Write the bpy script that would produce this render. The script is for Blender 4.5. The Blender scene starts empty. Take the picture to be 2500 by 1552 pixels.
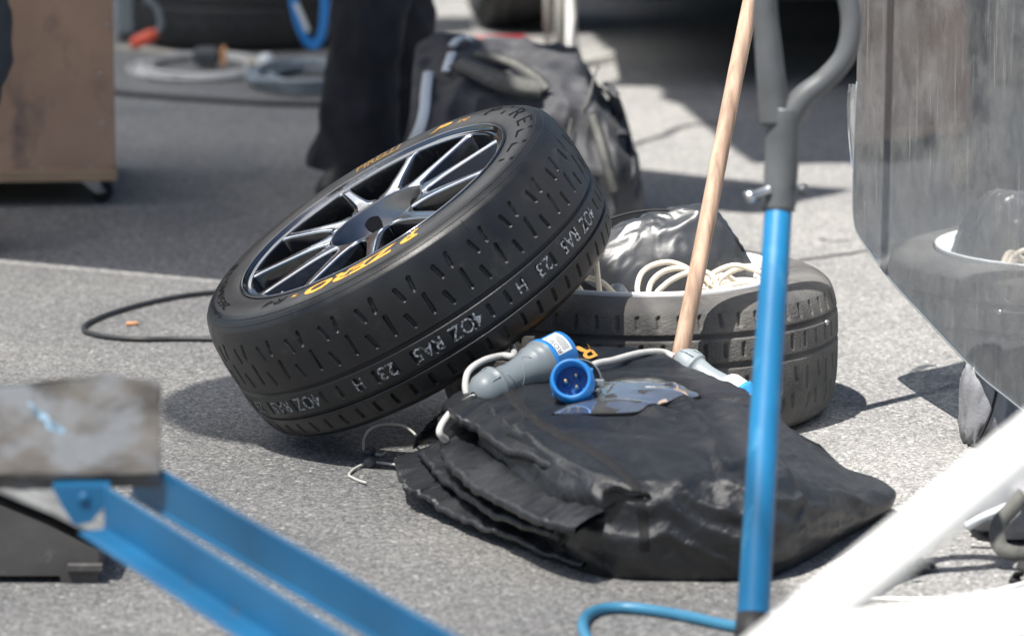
import bpy, math, random
import numpy as np
from mathutils import Vector, Matrix, noise
from mathutils.bvhtree import BVHTree

random.seed(7)
rng = np.random.default_rng(7)
scene = bpy.context.scene
col = scene.collection
rad = math.radians

# ------------------------------------------------------------------ camera
CAM_H, PITCH, FPX = 1.40, rad(10.1), 10500.0
cam_d = bpy.data.cameras.new('camera')
cam = bpy.data.objects.new('camera', cam_d)
col.objects.link(cam)
cam.location = (0, 0, CAM_H)
cam.rotation_euler = (math.pi / 2 - PITCH, 0, 0)
cam_d.sensor_width = 36.0
cam_d.sensor_fit = 'HORIZONTAL'
cam_d.lens = FPX * 36.0 / 2500.0
cam_d.clip_end = 500
cam_d.dof.use_dof = True
cam_d.dof.focus_distance = 6.82
cam_d.dof.aperture_fstop = 4.2
scene.camera = cam

# ------------------------------------------------------------------ sky, sun, exposure
SUN = Vector((-0.31, -0.39, 1.0)).normalized()          # towards the sun
SHIFT = np.array([0.31, 0.39])                          # ground shift of a shadow per metre of height
world = bpy.data.worlds.new('World')
scene.world = world
world.use_nodes = True
wn = world.node_tree.nodes
sky = wn.new('ShaderNodeTexSky')
sky.sky_type = 'NISHITA'
sky.sun_disc = False
sky.sun_elevation = math.asin(SUN.z)
sky.sun_rotation = math.atan2(SUN.x, SUN.y)
sky.air_density = 1.0
sky.dust_density = 1.5
wn['Background'].inputs['Strength'].default_value = 0.05
world.node_tree.links.new(sky.outputs[0], wn['Background'].inputs[0])
sun_d = bpy.data.lights.new('sun', 'SUN')
sun_d.energy = 4.6
sun_d.angle = rad(0.53)
sun_d.color = (1.0, 0.96, 0.90)
sun = bpy.data.objects.new('sun', sun_d)
col.objects.link(sun)
sun.rotation_euler = SUN.to_track_quat('Z', 'Y').to_euler()
scene.view_settings.view_transform = 'Standard'
scene.view_settings.look = 'None'
scene.view_settings.gamma = 1.0
scene.view_settings.exposure = 1.28
scene.view_settings.use_curve_mapping = False
scene.render.engine = 'CYCLES'
scene.cycles.use_denoising = True
scene.cycles.max_bounces = 10
scene.cycles.transparent_max_bounces = 16

# ------------------------------------------------------------------ helpers: placing
_F = np.array([0, math.cos(PITCH), -math.sin(PITCH)])
_U = np.array([0, math.sin(PITCH), math.cos(PITCH)])
_O = np.array([0, 0, CAM_H])


def ray(x, y):
    return _F + np.array([1.0, 0, 0]) * (x - 1250) / FPX - _U * (y - 776) / FPX


def G(x, y, z=0.0):
    d = ray(x, y)
    return _O + d * ((z - CAM_H) / d[2])


def A(x, y, Y):
    d = ray(x, y)
    return _O + d * (Y / d[1])


# ------------------------------------------------------------------ helpers: objects
def tag(o, label=None, cat=None, group=None, kind=None):
    if label: o['label'] = label
    if cat: o['category'] = cat
    if group: o['group'] = group
    if kind: o['kind'] = kind
    return o


def empty(name, loc, label, cat, group=None, rot=None):
    o = bpy.data.objects.new(name, None)
    o.empty_display_size = 0.05
    col.objects.link(o)
    o.location = loc
    if rot is not None: o.rotation_euler = rot
    bpy.context.view_layer.update()
    return tag(o, label, cat, group)


def link(name, me, mat, parent=None, smooth=True, local=False):
    o = bpy.data.objects.new(name, me)
    col.objects.link(o)
    if mat is not None and not me.materials:
        for m in (mat if isinstance(mat, (list, tuple)) else [mat]): me.materials.append(m)
    if smooth and len(me.polygons): me.polygons.foreach_set('use_smooth', np.ones(len(me.polygons), bool))
    if parent is not None:
        o.parent = parent
        if not local: o.matrix_parent_inverse = parent.matrix_world.inverted()
    return o


def mk(name, v, f, mat, parent=None, smooth=True, local=False):
    me = bpy.data.meshes.new(name)
    me.from_pydata([tuple(map(float, p)) for p in v], [], [tuple(map(int, q)) for q in f])
    me.update()
    return link(name, me, mat, parent, smooth, local)


def grid_mesh(name, P, mat, parent=None, closed_u=False, closed_v=False, local=False, mats=None, midx=None):
    nu, nv = P.shape[:2]
    me = bpy.data.meshes.new(name)
    me.vertices.add(nu * nv)
    me.vertices.foreach_set('co', P.reshape(-1).astype(np.float32))
    iu = np.arange(nu if closed_u else nu - 1)
    iv = np.arange(nv if closed_v else nv - 1)
    a, b = np.meshgrid(iu, iv, indexing='ij')
    a2, b2 = (a + 1) % nu, (b + 1) % nv
    q = np.stack([a * nv + b, a2 * nv + b, a2 * nv + b2, a * nv + b2], -1).reshape(-1, 4)
    n = len(q)
    me.loops.add(n * 4)
    me.loops.foreach_set('vertex_index', q.reshape(-1).astype(np.int32))
    me.polygons.add(n)
    me.polygons.foreach_set('loop_start', np.arange(0, n * 4, 4, dtype=np.int32))
    me.polygons.foreach_set('loop_total', np.full(n, 4, dtype=np.int32))
    if mats:
        for m in mats: me.materials.append(m)
        me.polygons.foreach_set('material_index', midx[a, b].reshape(-1).astype(np.int32))
    me.update(calc_edges=True)
    me.validate()
    return link(name, me, mat, parent, True, local)


def spline(pts, n=12, closed=False):
    p = np.array([np.array(q, float) for q in pts])
    if closed:
        p = np.vstack([p[-1], p, p[0], p[1]])
    else:
        p = np.vstack([2 * p[0] - p[1], p, 2 * p[-1] - p[-2]])
    out = []
    t = np.linspace(0, 1, n, endpoint=False)[:, None]
    for i in range(1, len(p) - 2):
        a, b, c, d = p[i - 1], p[i], p[i + 1], p[i + 2]
        out.append(0.5 * ((2 * b) + (c - a) * t + (2 * a - 5 * b + 4 * c - d) * t ** 2 + (3 * b - a - 3 * c + d) * t ** 3))
    out = np.vstack(out)
    if not closed: out = np.vstack([out, p[-2]])
    return out


def tube(name, path, r, mat, parent=None, k=10, caps=True, flat=1.0, closed=False, local=False):
    path = np.array(path, float)
    n = len(path)
    r = np.full(n, r) if np.isscalar(r) else np.array(r)
    tg = np.gradient(path, axis=0)
    tg /= np.linalg.norm(tg, axis=1)[:, None] + 1e-12
    up = np.array([0, 0, 1.0])
    if abs(tg[0] @ up) > 0.95: up = np.array([0, 1.0, 0])
    N = up - tg[0] * (up @ tg[0])
    N /= np.linalg.norm(N)
    V = []
    an = np.linspace(0, 2 * math.pi, k, endpoint=False)
    for i in range(n):
        N = N - tg[i] * (N @ tg[i])
        N /= np.linalg.norm(N)
        B = np.cross(tg[i], N)
        V.append(path[i] + r[i] * (np.cos(an)[:, None] * N * flat + np.sin(an)[:, None] * B))
    V = np.vstack(V)
    f = []
    for i in range(n - 1):
        for j in range(k):
            f.append((i * k + j, i * k + (j + 1) % k, (i + 1) * k + (j + 1) % k, (i + 1) * k + j))
    if caps:
        f.append(tuple(range(k))[::-1])
        f.append(tuple((n - 1) * k + j for j in range(k)))
    return mk(name, V, f, mat, parent, True, local)


def axes(d, up=(0, 0, 1)):
    d = np.array(d, float)
    d /= np.linalg.norm(d)
    u = np.array(up, float)
    if abs(d @ u) > 0.97: u = np.array([0, 1.0, 0])
    x = np.cross(u, d)
    x /= np.linalg.norm(x)
    return x, np.cross(d, x), d


def lathe(name, prof, mat, parent=None, o=(0, 0, 0), d=(0, 0, 1), k=40, caps=False, local=False):
    """prof: (radius, along)"""
    x, y, z = axes(d)
    o = np.array(o, float)
    an = np.linspace(0, 2 * math.pi, k, endpoint=False)
    V = []
    for r, h in prof:
        V.append(o + z * h + r * (np.cos(an)[:, None] * x + np.sin(an)[:, None] * y))
    V = np.vstack(V)
    n = len(prof)
    f = []
    for i in range(n - 1):
        for j in range(k):
            f.append((i * k + j, i * k + (j + 1) % k, (i + 1) * k + (j + 1) % k, (i + 1) * k + j))
    if caps:
        f.append(tuple(range(k))[::-1])
        f.append(tuple((n - 1) * k + j for j in range(k)))
    return mk(name, V, f, mat, parent, True, local)


def box(name, c, size, mat, parent=None, R=None, bev=0.003, local=False):
    """chamfered box; R: 3x3 columns"""
    sx, sy, sz = [s / 2 for s in size]
    b = min(bev, sx * .45, sy * .45, sz * .45)
    V = []
    idx = {}
    f = []
    for ax in range(3):
        for sg in (-1, 1):
            o = [1, 2] if ax == 0 else ([2, 0] if ax == 1 else [0, 1])
            h = [sx, sy, sz]
            q = []
            for (u, v) in ((-1, -1), (1, -1), (1, 1), (-1, 1)):
                p = [0, 0, 0]
                p[ax] = sg * h[ax]
                p[o[0]] = u * (h[o[0]] - b)
                p[o[1]] = v * (h[o[1]] - b)
                key = (ax, sg) + tuple(1 if t > 0 else -1 for i, t in enumerate(p) if i != ax)
                s = tuple(1 if t > 0 else -1 for t in p)
                idx[(ax, s)] = len(V)
                q.append(len(V))
                V.append(p)
            f.append(q if sg > 0 else q[::-1])
    S = [(a, b_, c_) for a in (-1, 1) for b_ in (-1, 1) for c_ in (-1, 1)]
    for s in S:
        q = (idx[(0, s)], idx[(1, s)], idx[(2, s)])
        f.append(q if s[0] * s[1] * s[2] > 0 else q[::-1])
    for ax in range(3):
        o1, o2 = [(1, 2), (2, 0), (0, 1)][ax]
        for a in (-1, 1):
            for b2 in (-1, 1):
                s1 = [0, 0, 0]; s1[ax] = -1; s1[o1] = a; s1[o2] = b2
                s2 = list(s1); s2[ax] = 1
                s1, s2 = tuple(s1), tuple(s2)
                q = (idx[(o1, s1)], idx[(o1, s2)], idx[(o2, s2)], idx[(o2, s1)])
                f.append(q if a * b2 < 0 else q[::-1])
    V = np.array(V)
    if R is not None: V = V @ np.array(R, float).T
    return mk(name, V + np.array(c, float), f, mat, parent, False, local)


def slab(name, poly, z0, z1, mat, parent=None):
    """polygon (xy) extruded between heights"""
    n = len(poly)
    V = [(p[0], p[1], z0) for p in poly] + [(p[0], p[1], z1) for p in poly]
    f = [tuple(range(n))[::-1], tuple(range(n, 2 * n))]
    for i in range(n): f.append((i, (i + 1) % n, n + (i + 1) % n, n + i))
    return mk(name, V, f, mat, parent, False)


def plate(name, P, nrm, th, mat, parent=None):
    """flat outline in 3-D given a thickness along nrm"""
    P = np.array(P, float)
    nrm = np.array(nrm, float)
    n = len(P)
    V = np.vstack([P - nrm * th / 2, P + nrm * th / 2])
    f = [tuple(range(n))[::-1], tuple(range(n, 2 * n))]
    for i in range(n): f.append((i, (i + 1) % n, n + (i + 1) % n, n + i))
    return mk(name, V, f, mat, parent, False)


def glyphs(s, shear=0.0, bold=0.0, space=1.0):
    cu = bpy.data.curves.new('t', 'FONT')
    cu.body = s
    cu.shear = shear
    cu.offset = bold
    cu.space_character = space
    cu.resolution_u = 3
    o = bpy.data.objects.new('t', cu)
    col.objects.link(o)
    bpy.context.view_layer.update()
    me = bpy.data.meshes.new_from_object(o.evaluated_get(bpy.context.evaluated_depsgraph_get()))
    n = len(me.vertices)
    v = np.zeros(n * 3, np.float32)
    me.vertices.foreach_get('co', v)
    v = v.reshape(-1, 3)
    fs = [tuple(p.vertices) for p in me.polygons]
    bpy.data.objects.remove(o)
    bpy.data.curves.remove(cu)
    bpy.data.meshes.remove(me)
    v[:, 0] -= v[:, 0].min()
    v[:, 1] -= v[:, 1].min()
    return v[:, 0] / v[:, 0].max(), v[:, 1] / v[:, 1].max(), fs


def fbm(P, s, oct=3, seed=0.0):
    """noise per point of an (n,3) array"""
    out = np.empty(len(P))
    for i, p in enumerate(P):
        out[i] = noise.fractal(Vector((p[0] * s + seed, p[1] * s + seed * 1.7, p[2] * s)), 0.9, 2.1, oct)
    return out


# ------------------------------------------------------------------ materials
def mat(name, base, rough=0.5, metal=0.0, vary=0.0, vscale=8.0, bump=0.0, bscale=60.0, spec=0.5, tint=None, tscale=5.0, tlo=0.45, thi=0.65, stretch=None, coat=0.0, rvary=0.0):
    m = bpy.data.materials.new(name)
    m.use_nodes = True
    nt = m.node_tree
    N, L = nt.nodes, nt.links
    b = N['Principled BSDF']
    b.inputs['Base Color'].default_value = (*base, 1)
    b.inputs['Roughness'].default_value = rough
    b.inputs['Metallic'].default_value = metal
    b.inputs['Specular IOR Level'].default_value = spec
    b.inputs['Coat Weight'].default_value = coat
    b.inputs['Coat Roughness'].default_value = 0.08
    tc = N.new('ShaderNodeTexCoord')
    mp = N.new('ShaderNodeMapping')
    if stretch: mp.inputs['Scale'].default_value = stretch
    L.new(tc.outputs['Object'], mp.inputs[0])
    vec = mp.outputs[0]
    cur = None
    if vary:
        n1 = N.new('ShaderNodeTexNoise')
        n1.inputs['Scale'].default_value = vscale
        n1.inputs['Detail'].default_value = 6
        L.new(vec, n1.inputs['Vector'])
        r = N.new('ShaderNodeMapRange')
        r.inputs[1].default_value = .3
        r.inputs[2].default_value = .7
        r.inputs[3].default_value = 1 - vary
        r.inputs[4].default_value = 1 + vary
        L.new(n1.outputs[0], r.inputs[0])
        mx = N.new('ShaderNodeMix')
        mx.data_type = 'RGBA'
        mx.blend_type = 'MULTIPLY'
        mx.inputs[0].default_value = 1
        mx.inputs[6].default_value = (*base, 1)
        L.new(r.outputs[0], mx.inputs[7])
        cur = mx.outputs[2]
        if rvary:
            rr = N.new('ShaderNodeMapRange')
            rr.inputs[1].default_value = .3
            rr.inputs[2].default_value = .7
            rr.inputs[3].default_value = max(0.02, rough - rvary)
            rr.inputs[4].default_value = min(1, rough + rvary)
            L.new(n1.outputs[0], rr.inputs[0])
            L.new(rr.outputs[0], b.inputs['Roughness'])
    if tint:
        n2 = N.new('ShaderNodeTexNoise')
        n2.inputs['Scale'].default_value = tscale
        n2.inputs['Detail'].default_value = 8
        n2.inputs['Roughness'].default_value = .65
        L.new(vec, n2.inputs['Vector'])
        r = N.new('ShaderNodeMapRange')
        r.inputs[1].default_value = tlo
        r.inputs[2].default_value = thi
        L.new(n2.outputs[0], r.inputs[0])
        mx = N.new('ShaderNodeMix')
        mx.data_type = 'RGBA'
        L.new(r.outputs[0], mx.inputs[0])
        if cur is not None: L.new(cur, mx.inputs[6])
        else: mx.inputs[6].default_value = (*base, 1)
        mx.inputs[7].default_value = (*tint, 1)
        cur = mx.outputs[2]
    if cur is not None: L.new(cur, b.inputs['Base Color'])
    if bump:
        n3 = N.new('ShaderNodeTexNoise')
        n3.inputs['Scale'].default_value = bscale
        n3.inputs['Detail'].default_value = 5
        L.new(vec, n3.inputs['Vector'])
        bp = N.new('ShaderNodeBump')
        bp.inputs['Strength'].default_value = bump
        bp.inputs['Distance'].default_value = 0.004
        L.new(n3.outputs[0], bp.inputs['Height'])
        L.new(bp.outputs[0], b.inputs['Normal'])
    return m


def asphalt():
    m = bpy.data.materials.new('asphalt')
    m.use_nodes = True
    N, L = m.node_tree.nodes, m.node_tree.links
    b = N['Principled BSDF']
    tc = N.new('ShaderNodeTexCoord')

    def noise_(s, d=4, r=.6):
        n = N.new('ShaderNodeTexNoise')
        n.inputs['Scale'].default_value = s
        n.inputs['Detail'].default_value = d
        n.inputs['Roughness'].default_value = r
        L.new(tc.outputs['Object'], n.inputs['Vector'])
        return n.outputs[0]

    def vor(s, feat='F1'):
        v = N.new('ShaderNodeTexVoronoi')
        v.feature = feat
        v.inputs['Scale'].default_value = s
        v.inputs['Randomness'].default_value = 1
        L.new(tc.outputs['Object'], v.inputs['Vector'])
        return v

    def ramp(src, stops):
        r = N.new('ShaderNodeValToRGB')
        e = r.color_ramp.elements
        while len(e) < len(stops): e.new(0.5)
        for i, (p, c) in enumerate(stops):
            e[i].position = p
            e[i].color = (*c, 1) if len(c) == 3 else c
        L.new(src, r.inputs[0])
        return r.outputs[0]

    def mix(fac, a, c, mode='MIX'):
        x = N.new('ShaderNodeMix')
        x.data_type = 'RGBA'
        x.blend_type = mode
        for sock, val in ((0, fac), (6, a), (7, c)):
            if isinstance(val, (int, float)): x.inputs[sock].default_value = val
            elif isinstance(val, tuple): x.inputs[sock].default_value = (*val, 1)
            else: L.new(val, x.inputs[sock])
        return x.outputs[2]

    big = vor(165)
    small = vor(400)
    sep = N.new('ShaderNodeSeparateColor')
    L.new(big.outputs['Color'], sep.inputs[0])
    sep2 = N.new('ShaderNodeSeparateColor')
    L.new(small.outputs['Color'], sep2.inputs[0])
    stones = ramp(sep.outputs[0], [(0.0, (.115, .114, .113)), (.35, (.185, .183, .178)), (.7, (.275, .27, .26)), (.965, (.34, .333, .318)), (1.0, (.55, .54, .52))])
    fines = ramp(sep2.outputs[0], [(0.0, (.07, .07, .072)), (.5, (.20, .198, .193)), (1.0, (.40, .39, .375))])
    sel = ramp(sep.outputs[1], [(.40, (0, 0, 0)), (.55, (1, 1, 1))])
    c = mix(sel, fines, stones)
    gap = ramp(big.outputs['Distance'], [(.0, (1, 1, 1)), (.6, (1, 1, 1)), (.95, (.72, .72, .73))])
    c = mix(1.0, c, gap, 'MULTIPLY')
    patch = ramp(noise_(1.3, 6), [(.3, (.78, .79, .81)), (.7, (1.13, 1.12, 1.09))])
    c = mix(1.0, c, patch, 'MULTIPLY')
    stain = ramp(noise_(4.5, 8, .7), [(.57, (0, 0, 0)), (.76, (.55, .55, .55))])
    c = mix(stain, c, (.10, .10, .105))
    L.new(c, b.inputs['Base Color'])
    b.inputs['Roughness'].default_value = .82
    b.inputs['Specular IOR Level'].default_value = .35
    add = N.new('ShaderNodeMath')
    add.operation = 'ADD'
    mul = N.new('ShaderNodeMath')
    mul.operation = 'MULTIPLY'
    mul.inputs[1].default_value = -1.0
    L.new(big.outputs['Distance'], mul.inputs[0])
    L.new(mul.outputs[0], add.inputs[0])
    L.new(noise_(220, 4), add.inputs[1])
    bp = N.new('ShaderNodeBump')
    bp.inputs['Strength'].default_value = .55
    bp.inputs['Distance'].default_value = .004
    L.new(add.outputs[0], bp.inputs['Height'])
    L.new(bp.outputs[0], b.inputs['Normal'])
    return m


def net(name, trans, lucent, colr):
    """woven fabric: open share that lets light straight through, threads that glow through or reflect"""
    m = bpy.data.materials.new(name)
    m.use_nodes = True
    N, L = m.node_tree.nodes, m.node_tree.links
    N.remove(N['Principled BSDF'])
    tr = N.new('ShaderNodeBsdfTransparent')
    tl = N.new('ShaderNodeBsdfTranslucent')
    tl.inputs['Color'].default_value = (*colr, 1)
    df = N.new('ShaderNodeBsdfDiffuse')
    df.inputs['Color'].default_value = (*colr, 1)
    a = N.new('ShaderNodeMixShader')
    a.inputs[0].default_value = lucent
    L.new(df.outputs[0], a.inputs[1])
    L.new(tl.outputs[0], a.inputs[2])
    b = N.new('ShaderNodeMixShader')
    b.inputs[0].default_value = trans
    L.new(a.outputs[0], b.inputs[1])
    L.new(tr.outputs[0], b.inputs[2])
    L.new(b.outputs[0], N['Material Output'].inputs['Surface'])
    return m


M = {}
M['asphalt'] = asphalt()
M['grit'] = mat('grit', (.38, .37, .345), .8, vary=.4, vscale=50)
M['tar'] = mat('tar', (.055, .055, .057), .7, vary=.3, vscale=30, bump=.4)
M['rubber'] = mat('rubber', (.0115, .0125, .0140), .40, vary=.30, vscale=14, bump=.12, bscale=500, spec=.5, tint=(.050, .048, .045), tscale=22, tlo=.58, thi=.85, rvary=.10)
M['rubber_dusty'] = mat('rubber_dusty', (.070, .069, .068), .78, vary=.35, vscale=12, bump=.5, bscale=260, spec=.3, tint=(.145, .137, .126), tscale=9, tlo=.42, thi=.75)
M['rubber_dark'] = mat('rubber_dark', (.018, .018, .019), .6, vary=.2)
M['emboss'] = mat('emboss', (.004, .004, .0045), .8, spec=.2)
M['yellow'] = mat('yellow_print', (.83, .42, .045), .5, vary=.08, vscale=60)
M['orange_print'] = mat('orange_print', (.66, .33, .06), .6, vary=.15, vscale=60)
M['white_print'] = mat('white_print', (.75, .77, .80), .5)
M['stamp'] = mat('white_stamp', (.36, .39, .42), .6, tint=(.03, .03, .032), tscale=260, tlo=.44, thi=.56)
M['alloy'] = mat('polished_alloy', (.55, .57, .60), .10, 1.0, vary=.06, vscale=20, bump=.03, bscale=300)
M['rim_lip'] = mat('dark_chrome_lip', (.20, .21, .225), .12, 1.0, vary=.1, vscale=20)
M['alloy_dark'] = mat('dark_alloy', (.24, .245, .26), .26, 1.0, vary=.15, vscale=10)
M['gloss_black'] = mat('gloss_black', (.012, .012, .013), .18, vary=.3, tint=(.07, .065, .06), tscale=30, tlo=.55, thi=.8, coat=.4)
M['white_paint'] = mat('white_paint', (.80, .80, .79), .35, vary=.05, tint=(.5, .49, .46), tscale=14, tlo=.6, thi=.85)
M['blue_paint'] = mat('blue_paint', (.010, .125, .27), .45, vary=.22, vscale=5, tint=(.10, .085, .075), tscale=17, tlo=.645, thi=.70, bump=.08)
M['blue_tool'] = mat('blue_tube', (.010, .135, .29), .36, vary=.28, vscale=9, tint=(.06, .22, .36), tscale=26, tlo=.56, thi=.72, stretch=(1, 1, .22), bump=.08, bscale=60)
M['blue_plastic'] = mat('blue_plastic', (.02, .22, .60), .4, vary=.06, vscale=30)
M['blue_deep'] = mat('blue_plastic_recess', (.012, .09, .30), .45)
M['grey_plastic'] = mat('grey_plastic', (.20, .23, .245), .42, vary=.06, vscale=30, bump=.05, bscale=200)
M['dark_plastic'] = mat('dark_plastic', (.075, .08, .085), .42, vary=.2, vscale=20)
M['white_plastic'] = mat('white_plastic', (.72, .74, .74), .4, vary=.05, tint=(.4, .4, .38), tscale=60, tlo=.6, thi=.75)
M['brass'] = mat('brass', (.75, .55, .32), .28, 1.0)
M['cable_cream'] = mat('cable_cream', (.60, .53, .43), .45, vary=.12, vscale=25)
M['cable_white'] = mat('cable_white', (.60, .59, .56), .45, vary=.1, vscale=40)
M['cable_black'] = mat('cable_black', (.03, .031, .033), .45, vary=.2)
M['cable_grey'] = mat('cable_grey', (.20, .23, .25), .45, vary=.15)
M['hose_blue'] = mat('hose_blue', (.05, .22, .36), .38, vary=.15, vscale=14)
M['red_plastic'] = mat('red_plastic', (.24, .025, .035), .4, vary=.1)
M['orange_plastic'] = mat('orange_red_plastic', (.70, .10, .05), .45, vary=.1)
M['nylon'] = mat('black_nylon', (.0135, .0150, .0175), .40, vary=.25, vscale=9, bump=.3, bscale=420, spec=.65, coat=0.0, rvary=.08, tint=(.026, .028, .031), tscale=6, tlo=.55, thi=.8)
M['nylon_trim'] = mat('black_webbing', (.010, .010, .011), .75, bump=.4, bscale=500)
M['nylon_grey'] = mat('grey_nylon', (.030, .033, .038), .36, vary=.15, bump=.05, bscale=120, spec=.6)
M['canvas'] = mat('grey_canvas', (.036, .037, .042), .72, vary=.16, vscale=12, bump=.35, bscale=240, tint=(.060, .060, .064), tscale=16, tlo=.5, thi=.75)
M['canvas_dark'] = mat('dark_canvas', (.026, .027, .03), .75, vary=.15, bump=.35, bscale=300)
M['grey_fabric'] = mat('mid_grey_fabric', (.17, .175, .19), .55, vary=.15, bump=.25, bscale=160)
M['webbing'] = mat('olive_grey_webbing', (.085, .085, .078), .8, vary=.2, vscale=60, bump=.5, bscale=420)
M['piping'] = mat('pale_piping', (.50, .54, .58), .5, vary=.05)
M['trousers'] = mat('dark_trousers', (.019, .020, .026), .85, vary=.2, vscale=20, bump=.3, bscale=160)
M['trousers_grey'] = mat('grey_trousers', (.055, .062, .068), .85, vary=.2, vscale=30, bump=.4, bscale=260)
M['shirt'] = mat('dark_shirt', (.03, .03, .035), .85, vary=.15)
M['skin'] = mat('skin', (.45, .26, .18), .5, vary=.06)
M['hair'] = mat('hair', (.03, .022, .016), .6)
M['shoe'] = mat('black_shoe', (.015, .015, .016), .55, vary=.15)
M['plywood'] = mat('plywood_face', (.50, .315, .215), .7, vary=.22, vscale=5, bump=.15, bscale=80, tint=(.24, .17, .14), tscale=9, tlo=.56, thi=.72, stretch=(1, 1, .6))
M['plywood_edge'] = mat('plywood_edge', (.50, .34, .21), .75, vary=.2, vscale=30, stretch=(.3, 1, 8))
M['wood_pole'] = mat('pale_wood_pole', (.40, .275, .20), .6, vary=.42, vscale=75, bump=.2, bscale=120, stretch=(1, 1, .05), tint=(.22, .13, .085), tscale=48, tlo=.52, thi=.70)
M['steel'] = mat('zinc_steel', (.55, .56, .57), .3, 1.0, vary=.1)
M['post_grey'] = mat('grey_post', (.26, .25, .23), .5, vary=.1)
M['post_white'] = mat('white_post', (.80, .80, .78), .4, vary=.04)
M['pad'] = mat('worn_grey_pad', (.085, .076, .066), .7, vary=.6, vscale=15, bump=.9, bscale=26, tint=(.165, .175, .185), tscale=8, tlo=.46, thi=.58, stretch=(1, 1, 1.6))
M['scrape'] = mat('pale_blue_scrape', (.20, .31, .40), .55, vary=.5, vscale=70)
M['wedge'] = mat('black_worn_wedge', (.070, .066, .064), .6, vary=.3, vscale=10, tint=(.14, .13, .12), tscale=40, tlo=.60, thi=.75, bump=.2)
M['wedge_edge'] = mat('pale_wedge_edge', (.26, .26, .25), .6, vary=.3, vscale=20)
M['black_paint'] = mat('black_paint', (.006, .006, .007), .6)
M['sticker'] = mat('white_sticker', (.78, .79, .78), .5)
M['ink'] = mat('dark_ink', (.05, .06, .07), .6)
M['awning_net'] = net('awning_net', .45, .30, (.62, .63, .63))
M['awning_dense'] = net('awning_dense_net', .02, .88, (.74, .75, .76))
M['shadow_caster'] = mat('shadow_caster_canvas', (.10, .10, .10), .8, vary=.1)  # opaque fabric for the added shadow casters
M['butt'] = mat('orange_filter_paper', (.72, .36, .17), .7, vary=.1)
M['leaf'] = mat('tree_leaves', (.07, .115, .03), .6, vary=.4, vscale=1.2)
M['bark'] = mat('bark', (.08, .06, .045), .9, vary=.3)


def crease(m, scale, strength, dist, kind='RIDGED_MULTIFRACTAL', sc=(1, 1.7, 1.3), rot=.5, inv=False):
    N, L = m.node_tree.nodes, m.node_tree.links
    b = N['Principled BSDF']
    tc = N.new('ShaderNodeTexCoord')
    mp = N.new('ShaderNodeMapping')
    if inv: mp.vector_type = 'TEXTURE'
    mp.inputs['Scale'].default_value = sc
    mp.inputs['Rotation'].default_value = (0, 0, rot)
    L.new(tc.outputs['Object'], mp.inputs[0])
    n = N.new('ShaderNodeTexNoise')
    n.noise_type = kind
    n.inputs['Scale'].default_value = scale
    n.inputs['Detail'].default_value = 4
    n.inputs['Distortion'].default_value = .6
    L.new(mp.outputs[0], n.inputs['Vector'])
    bp = N.new('ShaderNodeBump')
    bp.inputs['Strength'].default_value = strength
    bp.inputs['Distance'].default_value = dist
    L.new(n.outputs[0], bp.inputs['Height'])
    old = b.inputs['Normal'].links
    if old: L.new(old[0].from_socket, bp.inputs['Normal'])
    L.new(bp.outputs[0], b.inputs['Normal'])


crease(M['nylon'], 24, .45, .004)
crease(M['nylon'], 1.0, .75, .0045, 'FBM', (1 / 75, 1 / 11, 1 / 40), -.80, True)
crease(M['nylon_grey'], 9, .45, .005)
crease(M['canvas'], 10, .35, .008)
crease(M['trousers'], 9, .5, .012)


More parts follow.
